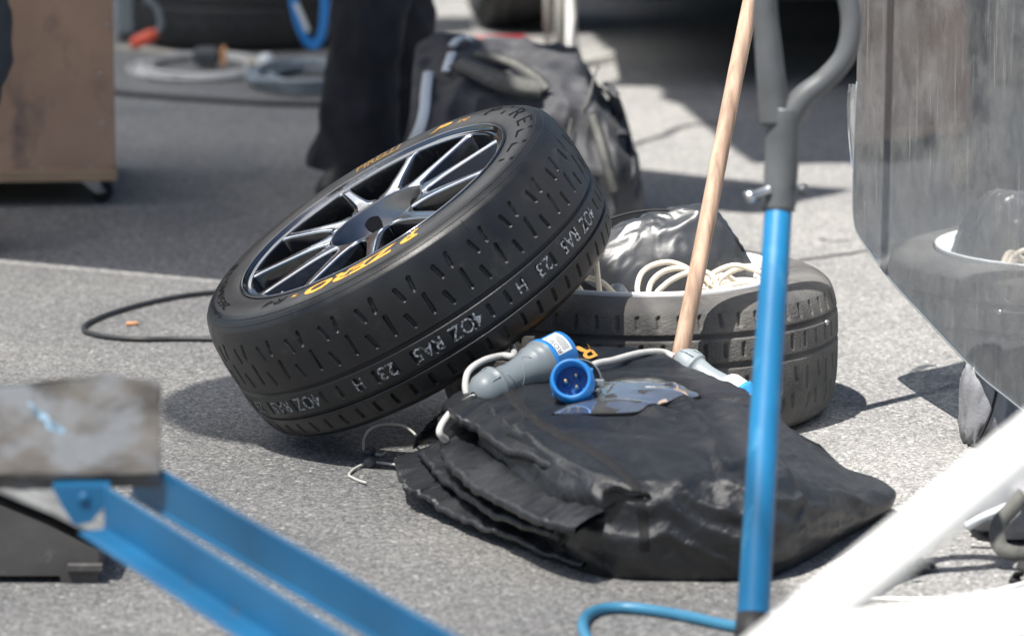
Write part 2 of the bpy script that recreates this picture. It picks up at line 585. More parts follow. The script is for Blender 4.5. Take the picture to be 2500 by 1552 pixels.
def vinyl(name, refl, clear, dirt, streak=True, tintc=(.86, .9, .94)):
    """scratched clear plastic: part mirror, part clear, part dirty film"""
    m = bpy.data.materials.new(name)
    m.use_nodes = True
    N, L = m.node_tree.nodes, m.node_tree.links
    out = N['Material Output']
    N.remove(N['Principled BSDF'])
    tc = N.new('ShaderNodeTexCoord')
    mp = N.new('ShaderNodeMapping')
    mp.inputs['Scale'].default_value = (3, 3, 1.1) if streak else (3, 3, 3)
    L.new(tc.outputs['Object'], mp.inputs[0])
    n1 = N.new('ShaderNodeTexNoise')
    n1.inputs['Scale'].default_value = 9 if streak else 6
    n1.inputs['Detail'].default_value = 9
    n1.inputs['Roughness'].default_value = .7
    L.new(mp.outputs[0], n1.inputs['Vector'])
    n2 = N.new('ShaderNodeTexNoise')
    n2.inputs['Scale'].default_value = 14
    n2.inputs['Detail'].default_value = 10
    n2.inputs['Roughness'].default_value = .75
    L.new(tc.outputs['Object'], n2.inputs['Vector'])
    n3 = N.new('ShaderNodeTexNoise')
    n3.inputs['Scale'].default_value = 3.0
    n3.inputs['Detail'].default_value = 3
    L.new(tc.outputs['Object'], n3.inputs['Vector'])
    gl = N.new('ShaderNodeBsdfGlossy')
    gl.inputs['Color'].default_value = (.92, .94, .97, 1)
    gl.inputs['Roughness'].default_value = .02
    bp = N.new('ShaderNodeBump')
    bp.inputs['Strength'].default_value = .05 if streak else .08
    bp.inputs['Distance'].default_value = .01
    L.new(n3.outputs[0], bp.inputs['Height'])
    L.new(bp.outputs[0], gl.inputs['Normal'])
    tr = N.new('ShaderNodeBsdfTransparent')
    tr.inputs['Color'].default_value = (*tintc, 1)
    df = N.new('ShaderNodeBsdfDiffuse')
    df.inputs['Color'].default_value = (.26, .265, .27, 1)
    mixa = N.new('ShaderNodeMixShader')
    mixa.inputs[0].default_value = refl / (refl + clear)
    L.new(tr.outputs[0], mixa.inputs[1])
    L.new(gl.outputs[0], mixa.inputs[2])
    r = N.new('ShaderNodeMapRange')
    r.inputs[1].default_value = .38
    r.inputs[2].default_value = .75
    r.inputs[3].default_value = dirt * .75
    r.inputs[4].default_value = min(1, dirt * 1.5)
    L.new(n1.outputs[0], r.inputs[0])
    r2 = N.new('ShaderNodeMapRange')
    r2.inputs[1].default_value = .35
    r2.inputs[2].default_value = .7
    r2.inputs[3].default_value = .55
    r2.inputs[4].default_value = 1.45
    L.new(n2.outputs[0], r2.inputs[0])
    mu = N.new('ShaderNodeMath')
    mu.operation = 'MULTIPLY'
    mu.use_clamp = True
    L.new(r.outputs[0], mu.inputs[0])
    L.new(r2.outputs[0], mu.inputs[1])
    fac = mu.outputs[0]
    if streak:
        mp2 = N.new('ShaderNodeMapping')
        mp2.inputs['Scale'].default_value = (34, 34, 1.3)
        mp2.inputs['Rotation'].default_value = (.06, .05, 0)
        L.new(tc.outputs['Object'], mp2.inputs[0])
        n4 = N.new('ShaderNodeTexNoise')
        n4.inputs['Scale'].default_value = 4
        n4.inputs['Detail'].default_value = 6
        n4.inputs['Distortion'].default_value = .3
        L.new(mp2.outputs[0], n4.inputs['Vector'])
        r4 = N.new('ShaderNodeMapRange')
        r4.inputs[1].default_value = .60
        r4.inputs[2].default_value = .78
        r4.inputs[3].default_value = 0
        r4.inputs[4].default_value = .46
        L.new(n4.outputs[0], r4.inputs[0])
        n5 = N.new('ShaderNodeTexNoise')
        n5.inputs['Scale'].default_value = 2.6
        n5.inputs['Detail'].default_value = 7
        n5.inputs['Roughness'].default_value = .65
        L.new(tc.outputs['Object'], n5.inputs['Vector'])
        r5 = N.new('ShaderNodeMapRange')
        r5.inputs[1].default_value = .48
        r5.inputs[2].default_value = .70
        r5.inputs[4].default_value = .62
        L.new(n5.outputs[0], r5.inputs[0])
        ad = N.new('ShaderNodeMath')
        ad.operation = 'ADD'
        L.new(fac, ad.inputs[0])
        L.new(r4.outputs[0], ad.inputs[1])
        ad2 = N.new('ShaderNodeMath')
        ad2.operation = 'ADD'
        ad2.use_clamp = True
        L.new(ad.outputs[0], ad2.inputs[0])
        L.new(r5.outputs[0], ad2.inputs[1])
        fac = ad2.outputs[0]
        cr_ = N.new('ShaderNodeMix')
        cr_.data_type = 'RGBA'
        cr_.inputs[6].default_value = (.24, .245, .25, 1)
        cr_.inputs[7].default_value = (.15, .14, .122, 1)
        L.new(r5.outputs[0], cr_.inputs[0])
        L.new(cr_.outputs[2], df.inputs['Color'])
    mixb = N.new('ShaderNodeMixShader')
    L.new(fac, mixb.inputs[0])
    L.new(mixa.outputs[0], mixb.inputs[1])
    L.new(df.outputs[0], mixb.inputs[2])
    L.new(mixb.outputs[0], out.inputs['Surface'])
    return m


M['windscreen'] = vinyl('scratched_clear_plastic', .46, .34, .25)
M['pocket'] = vinyl('clear_pocket_vinyl', .72, .28, .22, False)

# ------------------------------------------------------------------ setting: ground
ground = mk('ground', [(-80, -40, 0), (80, -40, 0), (80, 160, 0), (-80, 160, 0)], [(0, 1, 2, 3)], M['asphalt'], smooth=False)
tag(ground, kind='structure')


def seam(pts, w):
    path = spline([G(x, y, 0) for x, y in pts], 10)
    path[:, 0] += np.array([random.uniform(-.002, .002) for _ in path])
    V, f = [], []
    t = np.gradient(path, axis=0)
    t /= np.linalg.norm(t, axis=1)[:, None]
    for i, p in enumerate(path):
        ww = w * random.uniform(.6, 1.15)
        n = np.array([-t[i][1], t[i][0], 0]) * ww
        V += [p - n + (0, 0, .0022), p + n + (0, 0, .0022)]
    for i in range(len(path) - 1): f.append((2 * i, 2 * i + 1, 2 * i + 3, 2 * i + 2))
    o = mk('tar_seam', V, f, M['tar'], ground, False)
    return o


seam([(1500, 372), (1560, 350), (1620, 332), (1668, 310), (1760, 300)], .012)
seam([(1850, 655), (1950, 637), (2060, 622), (2180, 604), (2320, 590)], .007)
seam([(2000, 585), (2035, 590), (2075, 588)], .004)

# ------------------------------------------------------------------ unseen awning, panels cut to cast shade on the scene
ZA = 2.75
aw = empty('awning', (-1.5, 7.0, 0), 'unseen grey awning with panels cut to shade the paddock', 'awning')


def shade(name, pts, m, dz=0.0, world=False):
    """panel at height ZA+dz whose shadow falls on the given ground outline"""
    z = ZA + dz
    P = []
    for p in pts:
        g = np.array(p) if world else G(p[0], p[1])[:2]
        P.append(g - SHIFT * z)
    return mk(name, [(q[0], q[1], z) for q in P], [tuple(range(len(P)))], m, aw, False)


shade('shade_panel', [(.40, 4.0), (.385, 5.7), (.36, 6.1), (.315, 6.5), (.275, 6.9), (.20, 7.5), (.15, 7.87), (-.15, 8.03), (-.566, 8.25), (-1.01, 8.49), (-1.6, 8.80), (-2.6, 9.32), (-2.6, 4.0)], M['awning_net'], 0, True)  # outline follows the wanted shade edge; open share dims the sun
shade('shade_panel', [(.148, 7.892), (.13, 8.2), (.11, 8.75), (.0, 9.4), (-.18, 10.6), (-.30, 11.6), (-.30, 15.0), (-3.6, 15.0), (-3.6, 9.345), (-2.6, 9.345), (-1.6, 8.828), (-1.01, 8.516), (-.566, 8.275), (-.15, 8.052)], M['awning_dense'], 0, True)  # narrow gap to the first panel lets a bright streak fall
cx, cy, a, b = -.27, 7.03, .32, .36
shade('shadow_patch', [(cx + a * math.cos(t), cy + b * math.sin(t)) for t in np.linspace(0, 2 * math.pi, 40, endpoint=False)], M['shadow_caster'], .02, True)  # unseen oval added to drop a dark shadow left of the wheel
shade('shadow_flap', [(1395, 60), (1420, 62), (1480, 120), (1530, 133), (1585, 182), (1500, 196), (1470, 212), (1600, 210), (1618, 224), (1612, 242), (1660, 255), (1710, 300), (1770, 350), (1835, 398), (1960, 400), (2250, 396), (2420, 300), (2420, -40), (1395, -40)], M['shadow_caster'], .03)  # unseen opaque panel cut to darken the ground at the back right
shade('shadow_flap', [(1440, 402), (1560, 412), (1700, 428), (1860, 446), (2000, 456), (2085, 463), (2040, 474), (1960, 490), (1900, 512), (1850, 522), (1700, 512), (1600, 520), (1440, 528)], M['shadow_caster'], .05)  # unseen panel added for the dark band across the ground
shade('shadow_flap', [(-.36, 8.55), (.03, 8.52), (.085, 8.8), (.06, 9.15), (-.03, 9.45), (-.36, 9.5)], M['shadow_caster'], .08, True)  # unseen panel added to darken the duffel's left half and the trousers
shade('shadow_flap', [(960, 44), (1160, 42), (1160, 76), (1050, 88), (960, 100)], M['shadow_caster'], .06)  # unseen strip added for a shadow band near the standing tyre
for (px, py) in ((-3.3, 3.2), (-3.3, 13.6), (-1.6, 1.4)):
    tube('awning_leg', [(px, py, 0), (px, py, ZA)], .025, M['post_grey'], aw)

# ------------------------------------------------------------------ unseen black trailer, a low cover that darkens the ground at the back
tr = empty('trailer', (1.5, 14, 0), 'unseen long black trailer added as a low cover for the deep shade behind the duffel bag', 'trailer')
box('trailer_body', (1.75, 14.6, .58), (3.1, 6.6, .65), M['black_paint'], tr, bev=.03)
box('side_skirt', (1.75, 11.28, .272), (3.0, .03, .06), M['black_paint'], tr)
for wx in (.55, 2.95):
    for wy in (14.0, 15.0):
        lathe('trailer_wheel', [(.0, -.1), (.18, -.1), (.30, -.1), (.33, -.07), (.33, .07), (.30, .1), (.18, .1), (0, .1)], M['rubber_dark'], tr, (wx, wy, .33), (1, 0, 0), 32)

# ------------------------------------------------------------------ tyres
R_T, W_T = .3285, .25
ROWS = 30


def tyre_profile():
    """(z, r) from the outer bead over the tread to the inner bead"""
    side = [(.104, .238), (.1125, .2445), (.1152, .254), (.1164, .266), (.1160, .279), (.1140, .2915), (.1090, .3030), (.1015, .3128)]
    s = np.array([(p[0], p[1], 0) for p in side])
    s = spline(s, 6)
    tz = np.linspace(.0985, -.0985, 184)
    rr = R_T - .0130 * np.abs(tz / .0985) ** 3.6
    t = np.stack([tz, rr, 0 * tz], 1)
    e = s[::-1].copy()
    e[:, 0] *= -1
    P = np.vstack([s[:-1], t, e[1:]])
    return P[:, 0], P[:, 1], len(s) - 1, len(s) - 1 + len(tz)


def tread_depth(th, z, worn=1.0, seams=(-64, -13, 40, 92, 141, 195, 246)):
    """recess below the tread surface at angle th (n,1) and width z (1,m)"""
    p = 2 * math.pi / ROWS * R_T
    D = np.zeros((len(th), len(z)))
    a = (th[:, None] * R_T)
    zz = z[None, :]

    def cut(sd, dep, soft=.0009):
        return np.clip(.5 - sd / soft, 0, 1) * dep

    def slots(c0, z0, half, ang, rw, period, dep):
        c = (a - c0 + period / 2) % period - period / 2
        dz = zz - z0
        ca, sa = math.cos(ang), math.sin(ang)
        u = dz * ca + c * sa
        v = -dz * sa + c * ca
        u = np.maximum(np.abs(u) - half, 0)
        return cut(np.sqrt(u * u + v * v) - rw, dep)

    # wide rib (outer side)
    D = np.maximum(D, slots(-.008, .066, .0100, .10, .0030, p, .0055 * worn))
    D = np.maximum(D, slots(-.0325, .060, .0100, -.26, .0031, p, .0055 * worn))
    D = np.maximum(D, slots(0, .026, .0155, -.02, .0030, p, .006 * worn))
    D = np.maximum(D, slots(.031, .017, .0105, -.22, .0030, p, .0055 * worn))
    # middle and inner rib
    D = np.maximum(D, slots(.006, -.037, .0085, -.03, .0031, p / 2, .0055 * worn))
    D = np.maximum(D, slots(.012, -.083, .0080, -.03, .0032, p / 2, .0055 * worn))
    for g, gw in ((-.0125, .0036), (-.0595, .0036)):
        D = np.maximum(D, cut(np.abs(zz - g) - gw, .0065) + 0 * a)
    # fine mould lines across the tread
    for s in seams:
        c = ((th[:, None] - rad(s) + math.pi) % (2 * math.pi) - math.pi) * R_T + .05 * (zz - .05) * np.sin(zz * 40)
        D = np.maximum(D, np.clip(.5 - (np.abs(c) - .0004) / .0009, 0, 1) * .0016)
    return D


def make_tyre(name, parent, mt, nth=1700, worn=1.0, flip=False, rough_amp=0.0):
    z, r, i0, i1 = tyre_profile()
    if nth < 1000:
        keep = np.unique(np.concatenate([np.arange(0, i0, 2), np.arange(i0, i1, 2 if nth > 600 else 5), np.arange(i1, len(z), 2), [len(z) - 1]]))
    else:
        keep = np.arange(len(z))
    th = np.linspace(0, 2 * math.pi, nth, endpoint=False)
    zz, rr = z[keep], r[keep]
    Rm = np.tile(rr, (nth, 1))
    tm = (keep >= i0) & (keep < i1)
    Rm[:, tm] -= tread_depth(th, zz[tm], worn)
    # raised ring lines on the sidewalls
    if rough_amp:
        k = rng.normal(size=(nth // 6, len(zz) // 2 + 1)) * rough_amp
        Rm[:, tm] += np.repeat(np.repeat(k, 6, 0), 2, 1)[:nth, :len(zz)][:, tm] if k.shape[0] * 6 >= nth else 0
    P = np.empty((nth, len(zz), 3))
    P[..., 0] = Rm * np.cos(th)[:, None]
    P[..., 1] = Rm * np.sin(th)[:, None]
    P[..., 2] = zz[None, :]
    o = grid_mesh(name, P[:, ::-1], mt, parent, closed_u=True, local=True)
    return o


def side_z(r):
    z, rr, i0, i1 = tyre_profile()
    return np.interp(r, rr[:i0], z[:i0])


def ring_text(name, s, r0, h, a0, a1, m, parent, inward=False, shear=.0, bold=0.0, lift=.0006, zf=None, space=1.0):
    x, y, fs = glyphs(s, shear, bold, space)
    an = np.radians(a0 + (a1 - a0) * x)
    r = r0 + h * ((1 - y) if inward else y)
    z = side_z(r) + lift if zf is None else zf + np.interp(r, [.2245, .2262, .23, .2335, .2365, .2385], [-.0065, -.0046, -.004, -.003, -.0005, .003]) + .0007
    V = np.stack([r * np.cos(an), r * np.sin(an), z], 1)
    if name == 'raised_letter':
        par = list(range(len(V)))

        def find(i):
            while par[i] != i: i = par[i]
            return i
        for q in fs:
            for k in q[1:]: par[find(k)] = find(q[0])
        isl = {}
        for q in fs: isl.setdefault(find(q[0]), []).append(q)
        for qs in isl.values():
            ids = sorted({k for q in qs for k in q})
            mp_ = {k: n for n, k in enumerate(ids)}
            mk(name, V[ids], [tuple(mp_[k] for k in q) for q in qs], m, parent, False, True)
        return None
    return mk(name, V, fs, m, parent, False, True)


def tread_text(s, zc, h, a0, a1, parent):
    x, y, fs = glyphs(s, 0, .006)
    an = np.radians(a0 + (a1 - a0) * x)
    z = zc - (y - .5) * h
    r = R_T - .0130 * np.abs(z / .0985) ** 3.6 + .0007
    V = np.stack([r * np.cos(an), r * np.sin(an), z], 1)
    return mk('stamped_marking', V, fs, M['stamp'], parent, False, True)


def rot_from(n):
    n = np.array(n, float)
    n /= np.linalg.norm(n)
    ex = np.cross([0, 1, 0], n)
    ex /= np.linalg.norm(ex)
    ey = np.cross(n, ex)
    return ex, ey, n


# --- the leaning wheel
FC = np.array([-.2209, 6.7425, .3713])
ex, ey, nn = rot_from((-.502, -.1358, .8542))
ZF = .112
mid = FC - nn * ZF
wheel = empty('wheel', mid, 'black race tyre on a polished alloy rim leaning on the dusty tyre', 'wheel')
wheel.matrix_world = Matrix(((ex[0], ey[0], nn[0], mid[0]), (ex[1], ey[1], nn[1], mid[1]), (ex[2], ey[2], nn[2], mid[2]), (0, 0, 0, 1)))
bpy.context.view_layer.update()
ty = make_tyre('tyre', wheel, M['rubber'])
ring_text('sidewall_lettering', 'P ZERO', .2555, .0310, -73.5, -118, M['yellow'], ty, shear=.25, bold=.045)
ring_text('sidewall_lettering', 'TM', .268, .007, -121.5, -124, M['yellow'], ty, shear=.3, bold=.02)
ring_text('sidewall_lettering', 'PIRELLI', .2575, .022, 94, 75.5, M['yellow'], ty, shear=.2, bold=.03)
ring_text('sidewall_lettering', 'P', .2575, .020, 62.5, 53.0, M['yellow'], ty, shear=.35, bold=.05)
ring_text('sidewall_lettering', 'KHO', .262, .012, 49.5, 44, M['orange_print'], ty, shear=.2)
ring_text('raised_letter', 'PIRELLI', .268, .026, 36, -34, M['emboss'], ty, bold=.0, lift=.0009, space=1.5)
ring_text('raised_letter', 'R4', .264, .016, -126.5, -137.5, M['emboss'], ty, shear=.3, lift=.0009)
ring_text('raised_letter', '265/645-18', .272, .014, -163, -207, M['emboss'], ty, lift=.0009)
ring_text('raised_letter', 'TUBELESS RADIAL', .293, .007, -160, -200, M['emboss'], ty, lift=.0009)
for k in (-1, 0, 1, 2):
    o = -74.8 - 52.5 * k
    tread_text('4OZ', -.036, .024, o + 1, o - 9.0, ty)
    tread_text('RA5', -.036, .022, o - 11.5, o - 20, ty)
    tread_text('23', -.036, .022, o - 25.8, o - 31.2, ty)
    tread_text('H', -.036, .019, o - 36.3, o - 39.0, ty)
# fine rings moulded in the sidewall
for rr_ in (.2985, .3085):
    an = np.linspace(0, 2 * math.pi, 181)
    tube('sidewall_ring', np.stack([rr_ * np.cos(an), rr_ * np.sin(an), np.full(181, side_z(rr_))], 1), .0009, M['rubber'], ty, 5, False, local=True)

rim = lathe('rim', [(.2375, -.022), (.2400, -.012), (.2425, -.004), (.2432, .001), (.2425, .0035), (.2405, .0042), (.2385, .003), (.2365, -.0005), (.2335, -.003), (.2300, -.004), (.2262, -.0046), (.2245, -.0065)], M['rim_lip'], wheel, (0, 0, ZF), k=160, local=True)
lathe('rim_barrel', [(.2245, -.0065), (.2232, -.016), (.2215, -.040), (.2175, -.075), (.208, -.11), (.206, -.19), (.222, -.205), (.24, -.209), (.2375, -.19)], M['gloss_black'], wheel, (0, 0, ZF), k=120, local=True)
ring_text('rim_lettering', 'speedline Corse', .2310, .0062, 85.6, 101.5, M['white_print'], rim, inward=True, shear=.15, bold=.01, zf=ZF)
ring_text('rim_lettering', 'Competition', .2310, .0058, 103.8, 117, M['white_print'], rim, inward=True, shear=.35, zf=ZF)
hub = lathe('hub', [(.0855, -.050), (.0855, -.0125), (.0845, -.0105), (.0830, -.0100), (.0815, -.0108), (.0800, -.0135), (.0765, -.024), (.069, -.040), (.058, -.0520), (.045, -.0570), (.036, -.0585), (.0345, -.0600)], M['alloy_dark'], wheel, (0, 0, ZF), k=110, local=True)
lathe('hub_bore', [(.0345, -.0600), (.0335, -.075), (.0335, -.115), (0.001, -.115)], M['gloss_black'], hub, (0, 0, ZF), k=48, local=True)
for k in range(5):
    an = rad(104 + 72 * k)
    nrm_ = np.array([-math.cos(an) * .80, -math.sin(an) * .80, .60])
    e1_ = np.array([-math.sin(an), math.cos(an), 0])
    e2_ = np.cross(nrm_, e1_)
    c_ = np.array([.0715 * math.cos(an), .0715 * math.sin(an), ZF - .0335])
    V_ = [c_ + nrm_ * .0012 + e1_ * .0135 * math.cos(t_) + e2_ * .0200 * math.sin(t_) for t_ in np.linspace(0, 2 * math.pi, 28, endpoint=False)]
    mk('recess_shade', V_, [tuple(range(28))], M['black_paint'], hub, False, True)  # flat black oval paints the dark of a recess onto the bowl
lathe('valve_stem', [(.0028, 0), (.0028, .012), (.0034, .013), (.0034, .022), (.001, .0225)], M['steel'], wheel, (.214 * math.cos(rad(-142)), .214 * math.sin(rad(-142)), .085), (-.3, .1, 1), 12, local=True)

# one spoke, then copies
rs = np.array([.0835, .087, .090, .093, .096, .100, .106, .114, .126, .142, .160, .180, .198, .210, .217, .222, .2255])
ws = np.array([.0238, .0243, .0240, .0218, .0192, .0166, .0143, .0126, .0112, .0102, .0093, .0086, .0080, .0079, .0084, .0098, .0135])
zt = np.interp(rs, [.0835, .13, .2255], [-.0100, -.0072, -.0048])
dp = np.interp(rs, [.0835, .10, .16, .2255], [.040, .042, .036, .034])
cs = []
for r_, w_, z_, d_ in zip(rs, ws, zt, dp):
    w_ = w_ * (1 + .0 * np.clip((r_ - .095) / .01, 0, 1) * np.clip((.222 - r_) / .01, 0, 1))
    s = .0058 * np.clip((r_ - .092) / .02, 0, 1)
    cs.append([(r_, -(w_ + s), z_ - d_), (r_, -w_ - s * .15, z_ - .0022), (r_, -w_ + .0011, z_ - .0002), (r_, -w_ * .4, z_), (r_, w_ * .4, z_), (r_, w_ - .0011, z_ - .0002), (r_, w_ + s * .15, z_ - .0022), (r_, w_ + s, z_ - d_)])
P = np.array(cs)
P[..., 2] += ZF
mi = np.zeros((len(rs) - 1, 7), int)
mi[:, (0, 6)] = 1
sp = grid_mesh('spoke', P, None, wheel, local=True, mats=[M['alloy'], M['gloss_black']], midx=mi)
for k in range(11):
    o = sp if k == 0 else sp.copy()
    if k: col.objects.link(o)
    o.parent = wheel
    o.matrix_parent_inverse = Matrix.Identity(4)
    o.rotation_euler = (0, 0, rad(-94.6 + 32.727 * k))

# --- the dusty tyre lying flat, back of its white wheel upwards
LC = np.array([.210, 7.0, .1170])
dusty = empty('worn_tyre', LC, 'dusty brown worn tyre lying flat with a white rim and cables inside', 'tyre')
dusty.matrix_world = Matrix.Translation(LC) @ Matrix.Rotation(math.pi, 4, 'X')
bpy.context.view_layer.update()
make_tyre('tyre', dusty, M['rubber_dusty'], 960, .8)
wr = lathe('white_rim', [(.2375, -.022), (.2405, -.010), (.2430, .0), (.2422, .004), (.2385, .004), (.2345, .0), (.2310, -.010), (.2265, -.020), (.2235, -.05), (.221, -.10), (.214, -.16), (.18, -.178), (.06, -.185), (.001, -.185)], M['white_paint'], dusty, (0, 0, -ZF - .0045), (0, 0, -1), 120, local=True)
tube('valve_stem', [G(2012, 786, .17), G(2022, 787, .17)], .004, M['steel'], dusty)

# --- tyre lying at the back left, tyre standing by the trailer
bt = empty('tyre_at_back', (0, 0, 0), 'black tyre lying flat at the back beyond the coiled cables', 'tyre')
p = G(608, 100)
bt.matrix_world = Matrix.Translation((p[0], p[1], .117)) @ Matrix.Rotation(math.pi, 4, 'X')
bpy.context.view_layer.update()
make_tyre('tyre', bt, M['rubber_dark'], 360, .9)
lathe('inner_rim', [(.2375, -.022), (.243, 0), (.2385, .004), (.2265, -.02), (.22, -.12), (.06, -.14), (.001, -.14)], M['dark_plastic'], bt, (0, 0, -ZF), (0, 0, -1), 60, local=True)
st = empty('standing_tyre', (0, 0, 0), 'dark tyre standing upright in the sun behind the duffel bag', 'tyre')
p = G(1247, 72)
st.matrix_world = Matrix.Translation((p[0], p[1] + .05, .334)) @ Matrix.Rotation(rad(8), 4, 'Z') @ Matrix.Rotation(math.pi / 2, 4, 'Y')
bpy.context.view_layer.update()
make_tyre('tyre', st, M['rubber_dark'], 360, .7)
lathe('wheel_disc', [(.2375, -.022), (.243, 0), (.2385, .004), (.2265, -.02), (.22, -.05), (.06, -.03), (.001, -.03)], M['alloy_dark'], st, (0, 0, ZF), (0, 0, 1), 60, local=True)

# ------------------------------------------------------------------ wooden pole leaning on the dusty tyre
p0, p1 = G(1606, 1122), None
top = A(1832, 20, 6.74)
dv = (top - p0)
pole_end = p0 + dv * 1.75
n = 26
tt = np.linspace(0, 1, n)[:, None]
pth = p0 + (pole_end - p0) * tt + np.array([0.0015, 0, 0]) * np.sin(tt * 9)
rad_ = np.interp(tt[:, 0], [0, .05, 1], [.0135, .0138, .0128])
pole = tube('wooden_pole', pth, rad_, M['wood_pole'], None, 14)
tag(pole, 'pale bare wooden pole leaning in front of the dusty tyre', 'pole')

# ------------------------------------------------------------------ black nylon tyre cover in the foreground
cover = empty('tyre_cover', (.2, 6.2, 0), 'thick folded black nylon cover lying on the asphalt in front of the tyres', 'cover')
OUT = np.array([(.075, 5.85), (.13, 5.785), (.25, 5.765), (.36, 5.785), (.43, 5.90), (.485, 6.02), (.560, 6.19), (.525, 6.25), (.46, 6.235), (.40, 6.24), (.335, 6.33), (.27, 6.47), (.18, 6.60), (.04, 6.60), (-.035, 6.50), (-.055, 6.36), (-.035, 6.16), (.02, 5.98)])
outl = spline(np.hstack([OUT, np.zeros((len(OUT), 1))]), 14, True)[:, :2]
CC = np.array([.20, 6.18])


def cover_top(x, y):
    back = np.clip((y - 5.78) / .85, 0, 1)
    h = .150 + .030 * back
    left = np.clip((.02 - x) / .14, 0, 1)
    h = h * (1 - .18 * left)
    tail = np.clip((x - .33) / .21, 0, 1)
    tail = tail * tail * (3 - 2 * tail)
    h = h * (1 - .72 * tail) + .0
    fr = np.clip((5.98 - y) / .2, 0, 1)
    return h - .012 * fr


def cover_point(x, y):
    return np.array([x, y, float(cover_top(np.array(x), np.array(y)))])


outl = outl[np.linspace(0, len(outl), 420, endpoint=False).astype(int) % len(outl)] if len(outl) > 420 else outl
nu, nv = len(outl), 120
P = np.zeros((nu, nv, 3))
t = np.linspace(0, 1, nv)
for i in range(nu):
    d = outl[i] - CC
    top_ = t < .70
    rho = np.where(top_, t / .70 * .93, 0)
    zf = np.ones(nv)
    ph = np.clip((t - .70) / .30, 0, 1)
    side = ~top_
    rho[side] = .93 + .07 * np.sin(np.clip(ph[side] * 1.9, 0, 1) * math.pi / 2) - .05 * np.clip((ph[side] - .72) / .28, 0, 1)
    zf[side] = 1 - np.clip(ph[side], 0, 1) ** 1.5
    xy = CC + rho[:, None] * d
    P[i, :, :2] = xy
    P[i, :, 2] = cover_top(CC[0] + np.minimum(rho, .95) * d[0], CC[1] + np.minimum(rho, .95) * d[1]) * zf
flat = P.reshape(-1, 3)
# long folds that fan across the top, finer creases, gathered wrinkles at the corners
w1 = np.empty(len(flat))
w2 = np.empty(len(flat))
w3 = np.empty(len(flat))
for i, q in enumerate(flat):
    rx, ry = q[0] - .42, q[1] - 5.55
    rr_ = math.hypot(rx, ry)
    an = math.atan2(ry, rx)
    wob = noise.noise(Vector((q[0] * 5, q[1] * 5, 3.1))) * .05
    w1[i] = 1 - abs(noise.noise(Vector(((rr_ + wob) * 17, an * 2.2, q[2] * 5)))) * 2.2
    w2[i] = 1 - abs(noise.noise(Vector((q[0] * 13 + q[2] * 30, q[1] * 9 + q[2] * 14, q[2] * 7 + 9)))) * 2.0
    w3[i] = noise.fractal(Vector((q[0] * 34, q[1] * 34, q[2] * 34)), .9, 2.1, 3)
fold = np.zeros(len(flat))
FCX, FCY = .10, 5.79
for i, q in enumerate(flat):
    rx, ry = q[0] - FCX, q[1] - FCY
    rr_ = math.hypot(rx, ry * .92)
    an = math.atan2(ry, rx)
    ph = rr_ / .068 + .55 * noise.noise(Vector((q[0] * 6, q[1] * 6, 1.3))) + .35 * an
    w = ph - math.floor(ph)
    tri = (w / .62 if w < .62 else (1 - w) / .38)
    env = min(1, max(0, (rr_ - .13) / .08)) * min(1, max(0, (.62 - rr_) / .12)) * min(1, max(0, (an - .35) / .35)) * min(1, max(0, (2.1 - an) / .3))
    env *= .55 + .45 * noise.noise(Vector((q[0] * 9, q[1] * 4, 6)))
    fold[i] = (tri * tri * (3 - 2 * tri) - .5) * env


def ridge(px, z0, hgt, wid):
    """raised crease along a line on the top"""
    ln = spline([G(x, y, z0) for x, y in px], 14)[:, :2]
    d = np.full(len(flat), 9.0)
    for q in ln: d = np.minimum(d, np.hypot(flat[:, 0] - q[0], flat[:, 1] - q[1]))
    return hgt * np.exp(-(d / wid) ** 2)


rid = ridge([(1640, 960), (1700, 1010), (1745, 1070), (1762, 1125), (1745, 1165)], .165, .0045, .010)
rid += ridge([(1545, 1205), (1650, 1180), (1760, 1160), (1860, 1145), (1945, 1152), (2050, 1180), (2130, 1215)], .14, .0120, .011)
rid -= ridge([(1730, 1110), (1752, 1160), (1758, 1215)], .155, .0060, .007)
rid += ridge([(1560, 1200), (1620, 1260), (1640, 1330)], .10, .004, .012)
edge = np.clip((np.tile(t, nu) - .55) / .3, 0, 1)
rgt = np.clip((flat[:, 0] - .06) / .12, 0, 1)
amp1 = .0050 * (1 - .55 * edge)
dz = fold * .0150 + rid + w1 * amp1 + w2 * (.0016 + .0042 * edge) * (.35 + .65 * rgt) + w3 * .0012
flat[:, 2] += dz * np.clip(flat[:, 2] / .05, 0, 1)
lat = (w2 * .0085 + w3 * .0028) * edge * np.clip(flat[:, 2] / .03, 0, 1)
dirs = flat[:, :2] - CC
dirs /= np.linalg.norm(dirs, axis=1)[:, None] + 1e-9
flat[:, :2] += dirs * lat[:, None]
flat[:, 2] = np.maximum(flat[:, 2], .0015)
body = grid_mesh('cover_body', flat.reshape(nu, nv, 3), M['nylon'], cover, closed_u=True)


def top_z(x, y):
    d2 = (flat[:, 0] - x) ** 2 + (flat[:, 1] - y) ** 2
    i = np.argsort(d2)[:8]
    return float(flat[i, 2].max())


bvh = BVHTree.FromPolygons([tuple(v.co) for v in body.data.vertices], [tuple(p.vertices) for p in body.data.polygons])


def cov_on(px, py):
    """where the sight line of a picture point meets the cover"""
    h = bvh.ray_cast(Vector(_O), Vector(ray(px, py)))
    n_ = np.array(h[1])
    return np.array(h[0]), (n_ if n_ @ ray(px, py) < 0 else -n_)


def cov_z(x, y):
    h = bvh.ray_cast(Vector((x, y, 1)), Vector((0, 0, -1)))
    return h[0].z if h[0] is not None else top_z(x, y)


